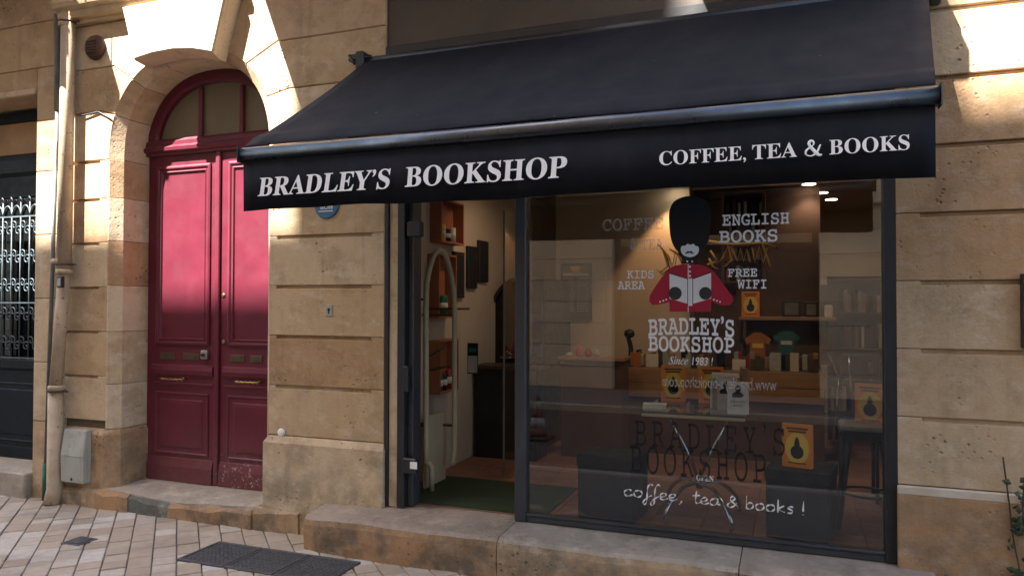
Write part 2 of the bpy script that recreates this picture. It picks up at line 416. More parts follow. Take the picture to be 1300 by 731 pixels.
# ------------------------------------------------------------------ text
def conv(s, style):
    up, lo = {'bold': (0x1D400, 0x1D41A), 'slab': (0x1D670, 0x1D68A), 'ital': (0x1D434, 0x1D44E)}[style]
    o = ''
    for c in s:
        if 'A' <= c <= 'Z': o += chr(up+ord(c)-65)
        elif 'a' <= c <= 'z': o += chr(lo+ord(c)-97) if not (style == 'ital' and c == 'h') else '\u210e'
        elif c.isdigit() and style == 'bold': o += chr(0x1D7CE+int(c))
        elif c.isdigit() and style == 'slab': o += chr(0x1D7F6+int(c))
        elif c == "'": o += '\u2019'
        else: o += c
    return o
DG = None
def text_mesh(s, style, x0, x1, z0, z1, y, material, name, parent, fat=0.0, shear=0.0, mirror=False, warp=None, ext=.0006, space=1.0):
    cu = bpy.data.curves.new('t', 'FONT'); cu.body = conv(s, style) if style else s; cu.size = 1; cu.offset = fat
    cu.fill_mode = 'BOTH'; cu.extrude = .01; cu.resolution_u = 5; cu.shear = shear; cu.space_character = space
    ob = bpy.data.objects.new('t', cu); COL.objects.link(ob)
    dg = bpy.context.evaluated_depsgraph_get(); dg.update()
    me = bpy.data.meshes.new_from_object(ob.evaluated_get(dg))
    bpy.data.objects.remove(ob); bpy.data.curves.remove(cu)
    vs = me.vertices; ax = min(v.co.x for v in vs); bx = max(v.co.x for v in vs)
    # cap height measured on the letters themselves
    ay = 0.0; by = sorted(v.co.y for v in vs)[int(len(vs)*.985)]
    off = world_origin(parent)
    for v in vs:
        u = (v.co.x-ax)/(bx-ax); w = (v.co.y-ay)/(by-ay); d = v.co.z/.01
        uu = 1-u if mirror else u
        X = x0+uu*(x1-x0); Z = z0+w*(z1-z0)
        if warp: Z = warp(u, w, Z)
        v.co = Vector((X, y-d*ext, Z))-off
    me.materials.clear(); me.materials.append(material); me.update()
    o = bpy.data.objects.new(name, me); COL.objects.link(o); o.parent = parent
    return o

# ================================================================== GROUND
H0, CH = 1.7106, .3493                      # height of joint 0, course height
def jz(k): return H0 + CH*k

pav = MB().box(-26, 9, -2.4, .5, -.3, -.012).build('pavement', M['bed']); struct(pav)
road = MB().box(-26, 9, -6.8, -2.52, -.35, -.10).build('road', M['asphalt']); struct(road)
kerb = MB().box(-26, 9, -2.52, -2.4, -.3, .004, .015).build('kerb', M['kerb']); struct(kerb)
kerb2 = MB().box(-26, 9, -6.92, -6.8, -.3, .004, .015).build('kerb', M['kerb']); struct(kerb2)
pav2 = MB().box(-26, 9, -9.0, -6.92, -.3, .0).build('pavement', M['bed']); struct(pav2)
gnd = MB().box(-60, 60, -60, 60, -.6, -.40).build('ground', M['asphalt']); struct(gnd)

def inframe(X, Y, z=0, mx=90, my=70):
    v = Vector((X, Y+DIST, z-EYE)); k = v.dot(_f)
    if k <= .2: return False
    x = 650+FPX*v.dot(_r)/k; y = 365.5-FPX*v.dot(_u)/k
    return -mx < x < 1300+mx and -20 < y < 731+my
pm = {}
tw = .138
e1 = Vector((-1, 1)).normalized(); e2 = Vector((1, 1)).normalized()
for ln in (.138, .20, .275):
    for v_ in range(3):
        mb = MB(); rr = random.Random(int(ln*1000)+v_); h = ln/2-.0035; w = tw/2-.0035
        c = [(-h+rr.uniform(-.0015, .0015), -w+rr.uniform(-.0015, .0015)), (h+rr.uniform(-.0015, .0015), -w), (h, w+rr.uniform(-.0015, .0015)), (-h, w)]
        q = offset_poly(c, .004)
        mb.loft([[(x, y, -.03) for x, y in c], [(x, y, -.004) for x, y in c], [(x, y, 0) for x, y in q]])
        pm[(ln, v_)] = mb
proto = {}
for i in range(-62, 4):
    t = -6.0 + rnd.uniform(0, .1)
    while t < 6.5:
        ln = rnd.choice((.138, .138, .138, .20, .275))
        c = e1*(t+ln/2) + e2*(i*tw + tw*.5)
        t += ln
        if not (-2.36 < c.y < .16): continue
        if not inframe(c.x, c.y): continue
        if abs(c.x+4.45) < .12 and abs(c.y+.675) < .12 and False: continue
        key = (ln, rnd.randrange(3))
        if key not in proto:
            o = pm[key].build('paver', M['paver'], pav, local=True); proto[key] = o
        else:
            o = proto[key].copy(); COL.objects.link(o)
        o.location = (c.x, c.y, rnd.uniform(-.004, .003)); o.rotation_euler = (rnd.uniform(-.014, .014), rnd.uniform(-.014, .014), R(135)+rnd.uniform(-.006, .006))

# small square plate and the row of grates let into the paving
sp = thing('access_plate', 'small dark square metal plate set into the paving before the red door', 'plate', (-4.45, -.675, 0))
MB().box(-4.53, -4.37, -.755, -.60, -.02, .006, .003).build('plate', M['grate'], sp)
MB().box(-4.505, -4.395, -.73, -.625, .006, .009, .001).build('lid', M['grate'], sp)
gp = [(-3.57, -3.215), (-3.207, -2.852), (-2.844, -2.48)]
glabels = ['left iron grate plate of the three in the pavement, nearest the red door',
           'middle iron grate plate between the other two in the pavement',
           'right iron grate plate of the three, nearest the shop step']
for (x0, x1), lab in zip(gp, glabels):
    g = thing('cellar_grate', lab, 'grate', ((x0+x1)/2, -.54, 0), group='iron grates in the pavement')
    fr = MB()
    fr.box(x0, x1, -.725, -.70, -.02, .010, .002); fr.box(x0, x1, -.385, -.36, -.02, .010, .002)
    fr.box(x0, x0+.02, -.70, -.385, -.02, .010, .002); fr.box(x1-.02, x1, -.70, -.385, -.02, .010, .002)
    fr.build('frame', M['grate'], g)
    MB().box(x0+.02, x1-.02, -.70, -.385, -.02, .0045).build('plate', M['grate'], g)
    st = MB()
    nx, ny = 10, 9
    for a in range(nx):
        for b in range(ny):
            cx = x0+.035+(x1-x0-.07)*a/(nx-1); cy = -.685+.285*b/(ny-1)
            st.box(cx-.011, cx+.011, cy-.0085, cy+.0085, .0045, .0085, .003)
    so_ = st.build('studs', M['grate'], g); so_['kind'] = 'stuff'

# ================================================================== BOOKSHOP BUILDING FACADE
bld = thing('stone_building', 'honey coloured limestone building with grooved piers, arched doorway and bookshop', 'building', (-1, 0, 0))
X_DL, X_DR = -5.03, -3.465                # outer edges of the arched opening
ACX, AO, AI = -4.235, .775, .70
ZC, BO, BI, NE = 2.71, .775, .705, 2.3
def arch(ax, bz, t):
    """superelliptic arch, t in 0..1 from left springing to right"""
    a = math.pi*(1-t); c, s_ = math.cos(a), math.sin(a)
    return (ACX+ax*math.copysign(abs(c)**(2/NE), c), ZC+bz*abs(s_)**(2/NE))
def block(poly_front, y0=0.0, y1=.31, bev=.007, name='stone_block', m='stone', inner=None, parent=None, depth_in=.06):
    """a stone from a front polygon (x,z); inner: same polygon with the arch edge at its inner line"""
    P = poly_front; Q = inner or P
    if sum(P[i][0]*P[(i+1) % len(P)][1]-P[(i+1) % len(P)][0]*P[i][1] for i in range(len(P))) < 0:
        P = P[::-1]; Q = Q[::-1]
    a = offset_poly(P, .002+bev); b = offset_poly(P, .002); c = offset_poly(Q, .002)
    L = [[(x, y0, z) for x, z in a], [(x, y0+bev, z) for x, z in b]]
    L.append([(x, y0+max(depth_in, bev+.005), z) for x, z in c]); L.append([(x, y1, z) for x, z in c])
    mb = MB(); mb.loft(L)
    return mb.build(name, M[m], parent or bld)
def grooved(x0, x1, z0, z1, gl=True, gr=True, y0=0.0, y1=.25, ml=.07, mr=.085, g=.024, d=.022, m='stone', parent=None, gapz=.0015, bev=.004):
    xs = [x0]; 
    if gl: xs.append(x0+ml)
    if gr: xs.append(x1-mr)
    xs.append(x1)
    zs = [z0+gapz, z1-g, z1-gapz]
    n = len(xs)-1; dep = [[y0, y0] for _ in range(n)]
    ci = 1 if gl else 0
    dep[ci][1] = y0+d
    mb = MB().relief(xs, zs, dep, y1)
    return mb.build('stone_block', M[m], parent or bld, bev=bev)
# core wall behind the stones
core = MB()
core.box(-5.50, -5.03, .03, .5, -.1, 2.7); core.box(-3.44, -2.56, .03, .5, -.1, 2.7)
core.box(.52, 3.6, .03, .5, -.1, 12.5); core.box(-2.56, .52, .16, .5, 3.93, 12.5)
core.box(-5.5, -2.56, .04, .5, 3.60, 12.5)
core.box(-5.50, -5.05, .04, .5, 2.7, 3.6); core.box(-3.40, -2.56, .04, .5, 2.7, 3.6)
core.build('wall_core', M['mortar'], bld)
up = MB().box(-5.5, 3.6, .0, .035, 4.32, 12.5).build('upper_wall', M['render'], bld)
# main pier between door and shop, course by course
XP0, XP1 = -3.465, -2.535
cz = [(-3, -2), (-2, -1), (-1, 0), (0, 1), (1, 2)]
for i, (a, b) in enumerate(cz):
    grooved(XP0, XP1, jz(a), jz(b), m=('stone' if i % 2 else 'stone_warm'), ml=.06, mr=.10)
# plinth of the pier: slightly proud with a sloping top
pl = MB(); zt = jz(-3)
pl.loft([[(XP0-.03, -.028, -.05), (XP1+.012, -.028, -.05), (XP1+.012, .25, -.05), (XP0-.03, .25, -.05)],
         [(XP0-.03, -.028, zt-.05), (XP1+.012, -.028, zt-.05), (XP1+.012, .25, zt-.05), (XP0-.03, .25, zt-.05)],
         [(XP0, -.001, zt-.003), (XP1, -.001, zt-.003), (XP1, .25, zt-.003), (XP0, .25, zt-.003)]])
pl.build('plinth', M['stone'], bld, bev=.006)
# right pier
XR0 = .50
for i, k in enumerate(range(-2, 7)):
    grooved(XR0, 1.62+.1*(i % 2), jz(k-1) if k > -2 else jz(-3), jz(k), gl=True, gr=False, ml=.115, m=('stone_warm', 'stone', 'stone')[i % 3])
    grooved(1.62+.1*(i % 2), 3.6, jz(k-1) if k > -2 else jz(-3), jz(k), gl=False, gr=False, m='stone')
prr = MB()
prr.loft([[(XR0, -.03, -.05), (3.6, -.03, -.05), (3.6, .25, -.05), (XR0, .25, -.05)],
          [(XR0, -.03, zt-.045), (3.6, -.03, zt-.045), (3.6, .25, zt-.045), (XR0, .25, zt-.045)],
          [(XR0, -.001, zt-.003), (3.6, -.001, zt-.003), (3.6, .25, zt-.003), (XR0, .25, zt-.003)]])
prr.build('plinth', M['stone_warm'], bld, bev=.006)
MB().box(XR0+.001, 3.59, -.031, -.0, zt-.045, zt-.0015, .004).build('plinth_cap', M['lime'], bld)
# left narrow pier of grooved blocks beside the arched doorway
XL0, XL1 = -5.47, -5.02
for i, k in enumerate(range(-3, 2)):
    grooved(XL0, XL1, jz(k), jz(k+1), gl=False, gr=True, mr=.09, g=.022, m=('stone', 'stone_warm')[i % 2])
# jamb stones lining the arched doorway (reveal with splayed edge), both sides
def jamb(side, z0, z1, m):
    s_ = -1 if side == 'L' else 1
    xo, xi = ACX+s_*AO, ACX+s_*AI
    back = xo+s_*.12
    P = [(xo, 0.0), (xi, .07), (xi, .42), (back, .42), (back, .001)]
    if side == 'L': back = xo-.018; P = [(xo, 0.0), (xi, .07), (xi, .42), (xo-.016, .42), (xo-.016, 0.001)]
    else: P = [(XP0-.001, .0), (xi, .07), (xi, .42), (XP0+.1, .42), (XP0+.1, .26), (XP0-.001, .26)]
    L = [[(x, y, z) for x, y in P] for z in (z0+.0015, z1-.0015)]
    MB().loft(L).build('jamb_stone', M[m], bld, bev=.003)
zj = [.60, .95, 1.36, 1.72, 2.07, 2.41, ZC]
for i in range(len(zj)-1):
    jamb('L', zj[i], zj[i+1], ('stone_pale', 'stone')[i % 2]); jamb('R', zj[i], zj[i+1], 'stone_pale')
# base blocks of the doorway
for s_, nm in ((-1, 'L'), (1, 'R')):
    xi = ACX+s_*AI; xo = ACX+s_*AO
    if s_ < 0: P = [(XL0, -.03), (xo+.0, -.03), (xi+.02, .05), (xi+.02, .42), (XL0, .42)]
    else: P = [(XP0-.032, .0), (xi-.02, .06), (xi-.02, .42), (XP0, .42)]
    Q = [(x+(-s_)*0-(.02 if s_ < 0 and x > -5.1 else 0)+(.02 if s_ > 0 and x < XP0-.0 else 0), y+.028 if y < 0 else y) for x, y in P]
    MB().loft([[(x, y, .08) for x, y in P], [(x, y, .56) for x, y in P], [(x, y, .598) for x, y in Q]]).build('doorway_base_stone', M['stone'], bld, bev=.005)
# arch stones: courses 3..5 bend towards the arch, with a projecting keystone
def tt(ax, bz, zt_=None, xt=None, left=True):
    best = None
    for i in range(1001):
        t = i/1000*.5 if left else 1-i/1000*.5
        x, z = arch(ax, bz, t)
        e = abs(z-zt_) if zt_ is not None else abs(x-xt)
        if best is None or e < best[0]: best = (e, t)
    return best[1]
NS = 9
def arch_side(left):
    xw = XL0 if left else XP1
    joints = []      # (bend x, z horizontal, arch parameter)
    tl = [0, .13, .27, .405] if left else [1, .87, .73, .595]
    zz = [ZC, jz(4)-.01, jz(5)-.012, None]
    bx = [None, -5.10 if left else -3.32, -4.98 if left else -3.42, None]
    for i in range(3):
        P = []; Q = []
        z_lo = zz[i]; z_hi = zz[i+1] if zz[i+1] else 3.80
        if i == 1: z_lo = jz(4)-.01
        # bottom joint from the wall to the arch
        P.append((xw, z_lo))
        if i > 0: P.append((bx[i], z_lo))
        Q = list(P)
        for j in range(NS):
            t = tl[i]+(tl[i+1]-tl[i])*j/(NS-1)
            P.append(arch(AO, BO, t)); Q.append(arch(AI, BI, t))
        if i < 2: P.append((bx[i+1], z_hi)); Q.append((bx[i+1], z_hi))
        else:
            kx = ACX-.515 if left else ACX+.515
            P.append((kx, z_hi)); Q.append((kx, z_hi))
        P.append((xw, z_hi)); Q.append((xw, z_hi))
        block(P, 0, .42, .007, 'arch_stone', 'stone' if i % 2 else 'stone_pale', Q, depth_in=.07)
arch_side(True); arch_side(False)
# the missing course strip between joint 3 and the first arch stone on the left is part of it; keystone:
KP = .15
kt = [arch(AO, BO, .405+.19*j/8) for j in range(9)]; kti = [arch(AI, BI, .405+.19*j/8) for j in range(9)]
top = 3.82
for nm, yy, P2 in (('keystone_bed', 0.0, None),):
    P = kt+[(ACX+.505, top), (ACX-.505, top)]; Q = kti+[(ACX+.505, top), (ACX-.505, top)]
    block(P, 0.004, .42, .005, 'arch_stone', 'stone_pale', Q, depth_in=.07)
f0 = [(ACX-.375, 3.405), (ACX-.19, 3.43), (ACX, 3.435), (ACX+.19, 3.415), (ACX+.375, 3.37), (ACX+.50, top), (ACX-.50, top)]
f1 = [(ACX-.36, 3.385), (ACX-.19, 3.41), (ACX, 3.415), (ACX+.19, 3.395), (ACX+.36, 3.35), (ACX+.51, top), (ACX-.51, top)]
MB().loft([[(x, .003, z) for x, z in f1], [(x, -.06, z) for x, z in f1], [(x, -KP+.012, z) for x, z in f0], [(x, -KP, z) for x, z in offset_poly(f0, .012)]]).build('keystone', M['stone_pale'], bld)
# plain stones above the pier
def plainblock(x0, x1, z0, z1, m='stone', y0=0.0, par=None): return block([(x0, z0), (x1, z0), (x1, z1), (x0, z1)], y0, .25, .006, 'stone_block', m, parent=par)
for (x0, x1, z0, z1) in ((XP1-.93, XP1, jz(2), ZC), ):
    grooved(XP0, XP1, z0, z1, gr=True, gl=True, ml=.06, mr=.1, m='stone')
grooved(XL0, XL1, jz(2), ZC, gl=False, gr=True, mr=.09, g=.022, m='stone')
plainblock(-3.70, XP1, 3.80, 4.32, 'stone_warm')
plainblock(XP1, .50, 3.93, 4.32, 'stone')
# string course over the door with its moulded profile
def moulding(x0, x1, prof, name, m, par):
    L = [[(x, -d, z) for d, z in prof] for x in (x0, x1)]
    return MB().loft(L).build(name, M[m], par, bev=.002)
pr = [(-.05, 3.80), (.05, 3.80), (.05, 3.825), (.09, 3.835), (.105, 3.86), (.105, 3.885), (.15, 3.905), (.165, 3.94), (.165, 3.975), (.02, 4.0), (-.05, 4.0)]
moulding(XL0-.0, -3.72, pr, 'string_course', 'stone_warm', bld)
plainblock(XL0, -3.7, 4.0, 4.32, 'stone')
# first floor balconies above the frame
def balcony(x0, x1, dep, par, z=4.30):
    b = MB().box(x0, x1, -dep, .02, z, z+.16, .02).build('balcony', M['stone'], par)
    n = max(2, int((x1-x0)/1.0)+1)
    for i in range(n):
        cx = x0+.2+(x1-x0-.4)*i/(n-1)
        MB().loft([[(cx-.08, -.02+.02, z-.001), (cx+.08, 0, z-.001), (cx+.08, -dep*.45, z-.001), (cx-.08, -dep*.45, z-.001)],
                   [(cx-.08, 0, z-.22), (cx+.08, 0, z-.22), (cx+.08, -.06, z-.22), (cx-.08, -.06, z-.22)]]).build('bracket', M['stone'], b)
    rl = MB(); rl.box(x0+.03, x1-.03, -dep+.04, -dep+.07, z+1.05, z+1.09)
    for i in range(int((x1-x0)/.12)):
        cx = x0+.05+i*.12; rl.cyl((cx, -dep+.055, z+.16), (cx, -dep+.055, z+1.05), .008, 6)
    rl.build('railing', M['black'], b)
balcony(-3.745, -1.24, 1.0, bld)
balcony(-.86, .24, 1.0, bld)

# door sill stones
sill = MB()
def sill_stone(x0, x1, front, m, zf0, zf1, name='sill_stone'):
    n = 7; lay = []
    for i in range(n):
        u = i/(n-1); x = x0+(x1-x0)*u
        zf = zf0+(zf1-zf0)*u
        w = .006*math.sin(x*13)+.004*math.sin(x*31+1)
        lay.append([(x, front+w, -.05), (x, front+w-.005, zf-.03+w), (x, front+.018+w, zf-.004), (x, front+.05, zf), (x, .33, zf+.03), (x, .33, -.05)])
    return MB().loft(lay).build(name, M[m], bld)
sill_stone(-5.48, -5.065, -.055, 'stone_step', .135, .142)
sill_stone(-5.06, -4.72, -.06, 'stone_step', .147, .137)
sill_stone(-4.715, -4.325, -.055, 'slate_stone', .132, .105)
sill_stone(-4.32, -3.56, -.06, 'stone_step', .103, .135)
sill_stone(-3.555, -3.18, -.045, 'stone_step', .15, .16)
lay = []
for i in range(25):
    x = -5.02+(-3.5+5.02)*i/24; dip = .034*math.exp(-((x+4.28)/.42)**2)
    zf = .149-dip
    lay.append([(x, -.035, zf-.03), (x, -.033+.008*math.sin(x*17), zf), (x, .12, zf+.012+dip*.5), (x, .40, .172), (x, .40, .05)])
MB().loft(lay, smooth=False).build('worn_doorstep_slab', M['stone_step_top'], bld)

# ================================================================== RED DOOR
door = thing('double_door', 'burgundy panelled double door with arched fanlight in the stone doorway', 'door', (ACX, .31, .17))
YD = .31
def zpx(y, x=235): return PY(x, y, YD).z
z_tr0, z_tr1 = zpx(196), zpx(176)
z_bot = .165
# arched frame ring
fa = []; outer = []; inner_ = []
NA = 32
ring0 = [arch(AI, BI, i/NA) for i in range(NA+1)]
cz_ = z_tr1
def shrink(p, k):   # towards the fanlight centre
    return (ACX+(p[0]-ACX)*(1-k/.70), cz_+(p[1]-cz_)*(1-k/.55))
L = []
ro = [p for p in ring0 if p[1] >= cz_-.01]
ro = [(ro[0][0], cz_)]+ro+[(ro[-1][0], cz_)]
ri = [shrink(p, .095) for p in ro]; rm = [shrink(p, .075) for p in ro]
mb = MB()
mb.loft([[(x, YD, z) for x, z in ro], [(x, YD-.03, z) for x, z in ro], [(x, YD-.03, z) for x, z in rm], [(x, YD-.012, z) for x, z in ri], [(x, YD+.03, z) for x, z in ri]], cap=False, closed=False)
mb.build('arched_frame', M['red'], door)
mb = MB(); mb.poly([(x, YD+.022, z) for x, z in ri]); 
fan = MB().loft([[(x, YD+.02, z) for x, z in ri], [(x, YD+.035, z) for x, z in ri]])
# three panes split by two bars
xb = [PY(255, 150, YD).x, PY(307, 150, YD).x]
cuts = [ri[0][0]]+xb+[ri[-1][0]]
for a in range(3):
    pts = [p for p in ri if cuts[a] <= p[0] <= cuts[a+1]]
    def zat(x):
        best = max((p for p in ri), key=lambda p: 0)
        for i in range(len(ri)-1):
            if ri[i][0] <= x <= ri[i+1][0] and ri[i+1][0] > ri[i][0]+1e-6:
                u = (x-ri[i][0])/(ri[i+1][0]-ri[i][0]); return ri[i][1]+u*(ri[i+1][1]-ri[i][1])
        return cz_
    P = [(cuts[a], cz_)]
    if a > 0: P.append((cuts[a], zat(cuts[a])))
    P += [p for p in pts if p[1] > cz_+.001]
    if a < 2: P.append((cuts[a+1], zat(cuts[a+1])))
    P.append((cuts[a+1], cz_))
    MB().loft([[(x, YD+.02, z) for x, z in P], [(x, YD+.03, z) for x, z in P]]).build('fanlight_pane', M['frost'], door)
for x in xb:
    MB().box(x-.018, x+.018, YD-.012, YD+.019, cz_, max(p[1] for p in ri)-(.02 if x < -4.1 else .045), .005).build('glazing_bar', M['red'], door)
# transom
XA, XB = ACX-AI, ACX+AI
L = [[(x, YD-d, z) for d, z in ((-.02, z_tr0), (.03, z_tr0), (.03, z_tr0+.02), (.055, z_tr0+.03), (.06, z_tr0+.055), (.04, z_tr0+.075), (.04, z_tr1-.02), (.02, z_tr1+.003), (-.02, z_tr1+.003))] for x in (XA, XB)]
MB().loft(L).build('transom', M['red'], door)
XS = PY(277, 400, YD).x
def leaf(x0, x1, right):
    lf = MB().box(x0, x1, YD, YD+.05, z_bot, z_tr0-.002, .003).build('leaf', M['red'], door)
    L0, L1 = (x0+.095, x1-.075) if not right else (x0+.095, x1-.06)
    zt_, zb_ = zpx(210), zpx(438)
    MB().rings(L0, L1, zb_, zt_, YD, [(0, -.002), (0, .012), (.012, .018), (.022, .018), (.03, .008), (.042, .008), (.05, .014), (.06, -.004), (.075, -.004), (.08, -.0035)]).build('upper_panel', M['red'], lf)
    zr0, zr1 = zpx(475), zpx(464)
    MB().loft([[(x, YD-d, z) for d, z in ((-.002, zr0-.012), (.008, zr0-.010), (.022, zr0+.0), (.027, (zr0+zr1)/2), (.018, zr1), (-.002, zr1+.01))] for x in (x0+.06, x1-.03)]).build('rail_moulding', M['red'], lf)
    MB().box(x0+.07, x1-.04, YD-.008, YD+.01, zpx(489), zpx(486), .002).build('rail_moulding', M['red'], lf)
    MB().rings(x0+.095, x1-.08, zpx(577), zpx(498), YD, [(0, -.002), (0, .008), (.012, .012), (.02, .004), (.055, .004), (.062, .012), (.085, .015), (.09, .015)]).build('lower_panel', M['red'], lf)
    MB().loft([[(x, YD-d, z) for d, z in ((-.002, z_bot+.002), (.024, z_bot+.002), (.024, zpx(592)), (.014, zpx(586)), (.006, zpx(582)), (-.002, zpx(581)))] for x in (x0+.03, x1-.03)]).build('kick_board', M['red'], lf)
    return lf
la = leaf(XA+.004, XS-.004, False); lb = leaf(XS+.004, XB-.004, True)
MB().box(XS-.022, XS+.022, YD-.022, YD-.001, z_bot+.01, z_tr0-.003, .006).build('meeting_bead', M['red'], door)
def slot(x0, x1, lf):
    a, b = PY(x0, 449, YD).x, PY(x1, 449, YD).x
    p = MB().box(a, b, YD-.006, YD, zpx(457), zpx(448), .002).build('letter_plate', M['slot'], lf)
    return p
slot(204, 223, la); slot(233, 253, la); slot(293, 311, lb); slot(318, 333, lb)
a = PY(262, 450, YD)
MB().box(a.x-.03, a.x+.03, YD-.035, YD, a.z-.035, a.z+.035, .006).build('lock_plate', M['steel'], la)
MB().lathe((a.x, YD-.034, a.z), [(.014, 0), (.014, .012), (.006, .014)], 12, 'y').build('keyhole', M['ink'], la)
def handle(x0, x1, y, lf):
    p, q = PY(x0, y, YD), PY(x1, y, YD); n = 14
    pts = [(p.x+(q.x-p.x)*i/n, YD-.035-.004*math.sin(i*1.9), p.z+.003*math.sin(i*2.2)) for i in range(n+1)]
    mb = MB().tube(pts, [.006+.003*abs(math.sin(i*1.3)) for i in range(n+1)], 8)
    for e in (p, q): mb.cyl((e.x, YD, e.z), (e.x, YD-.035, e.z), .007, 8)
    mb.build('handle', M['brass'], lf)
handle(208, 236, 480, la); handle(302, 332, 484, lb)
for yy in (375, 434):
    a = PY(284, yy, YD); MB().lathe((a.x, YD, a.z), [(.017, 0), (.017, .006), (.008, .008)], 12, 'y').build('knob', M['brass'], lb)
MB().box(XA-.002, XB+.002, YD+.05, YD+.09, .1, 3.6).build('backing_board', M['black'], door)

# ================================================================== NEIGHBOUR (left)
nb = thing('stone_building', 'neighbouring stone house at the left edge with dark grilled door', 'building', (-7, 0, 0))
XN = PY(43, 400).x
def nbz(y, Y=0): return PY(20, y, Y).z
zz = [-.05, .62, 1.10, 1.62, 2.14, 2.66, 3.08]
for i in range(6): plainblock(XN, -5.475, zz[i], zz[i+1], ('stone_warm', 'stone')[i % 2], par=nb)
zl = PY(20, 124, 0).z
block([(-7.6, zl), (XN, zl), (XN, 3.52), (-7.6, 3.52)], 0, .3, .006, 'lintel', 'stone', parent=nb)
block([(XN, 3.08), (-5.475, 3.08), (-5.475, 3.52), (XN, 3.52)], 0.0, .3, .006, 'stone_block', 'stone_warm', parent=nb)
MB().box(-7.6, XN-.0, -.022, .0-.002, zl+.0, zl+.05, .01).build('drip_moulding', M['stone_pale'], nb)
plainblock(-7.6, -6.35, 3.52, 3.9, 'stone', par=nb); plainblock(-6.35, -5.475, 3.52, 3.9, 'stone_warm', par=nb)
plainblock(-7.6, -5.475, 3.9, 4.32, 'stone', par=nb)
MB().box(-12, -5.505, .04, .5, zl+.02, 12.5).build('wall_core', M['render'], nb)
MB().box(-12, -7.6, 0.0, .5, -.1, zl+.02).build('wall_core', M['render'], nb)
MB().box(XN+.03, -5.505, .04, .5, -.1, zl+.02).build('wall_core', M['mortar'], nb)
MB().box(-12, -5.505, 0.0, .035, 4.33, 12.5).build('upper_wall', M['render'], nb)
balcony(-7.9, -5.38, .78, nb)
nds = MB().box(-7.6, XN+.0, -.06, .45, -.05, .2, .012).build('door_step', M['stone_step_top'], nb)
yd = .34
nd = thing('grilled_door', 'dark green door at the left edge with ornate white iron grille', 'door', (-6.5, yd, .2))
def nz(y): return PY(20, y, yd).z
X0, X1 = -7.1, XN+.0
MB().box(X0, X1, yd, yd+.06, nz(156), zl+.0, .006).build('door_head', M['green_dark'], nd)
MB().box(X0+.05, X1-.02, yd+.02, yd+.05, nz(196), nz(156), .003).build('transom_panel', M['ochre_pane'], nd)
MB().loft([[(x, yd-d, z) for d, z in ((-.06, nz(250)), (.0, nz(250)), (.0, nz(225)), (.02, nz(220)), (.03, nz(205)), (.01, nz(198)), (-.06, nz(196)))] for x in (X0, X1)]).build('transom', M['green_dark'], nd)
MB().box(X0, X1, yd+.04, yd+.055, nz(458), nz(250)).build('door_glass', glass_mat('door_glass', (.12, .15, .16), .05, 1.0), nd)
MB().box(X0, X1, yd+.12, yd+.14, .2, zl).build('hall_dark_sheet', M['black'], nd)  # black sheet standing in for the dark hall behind the glass
MB().loft([[(x, yd-d, z) for d, z in ((-.06, .2), (.012, .2), (.012, nz(592)), (0, nz(585)), (0, nz(470)), (.015, nz(467)), (.015, nz(458)), (-.06, nz(456)))] for x in (X0, X1)]).build('lower_rail', M['green_dark'], nd)
MB().rings(-6.9, X1-.06, nz(560), nz(485), yd, [(0, -.001), (0, .008), (.012, .012), (.02, .002), (.06, .002), (.07, .008), (.075, .008)]).build('lower_panel', M['navy_panel'], nd)
MB().rings(-6.9, X1-.06, nz(582), nz(566), yd, [(0, -.001), (0, .008), (.01, .01), (.012, .01)]).build('lower_panel', M['navy_panel'], nd)
gr = MB(); zt0, zb0 = nz(253), nz(455)
M['grille'] = surf('pale_grille_paint', (.06, .08, .09), (.10, .13, .15), 10, .4, .1)
def spiral(cx, cz, r, turns, a0, sgn):
    return [(cx+sgn*r*(1-i/26)*math.cos(a0+turns*2*math.pi*i/26), yd-.012, cz+r*(1-i/26)*math.sin(a0+turns*2*math.pi*i/26)) for i in range(24)]
for k in range(9):
    x = X1-.05-k*.115
    gr.cyl((x, yd-.012, zb0), (x, yd-.012, zt0-.03), .006, 6)
    for j, zf in enumerate((.08, .26, .44, .62, .80)):
        zc_ = zb0+(zt0-zb0)*zf
        gr.tube(spiral(x-.03, zc_, .045, 1.4, 0.6, 1), .0045, 5); gr.tube(spiral(x+.03, zc_+.05, .04, 1.3, 0.6, -1), .0045, 5)
    gr.tube([(x, yd-.012, zt0-.03), (x-.02, yd-.02, zt0-.01), (x, yd-.02, zt0+.015), (x+.02, yd-.02, zt0-.01), (x, yd-.012, zt0-.03)], .005, 5)
    gr.tube([(x-.057+.057*math.cos(q/8*math.pi), yd-.012, zt0-.16+.1*math.sin(q/8*math.pi)) for q in range(9)], .006, 6)
for z in (zb0+.01, zt0-.16, zb0+.5): gr.box(X0+.1, X1-.02, yd-.018, yd-.008, z-.006, z+.006)
gr.build('iron_grille', M['grille'], nd)

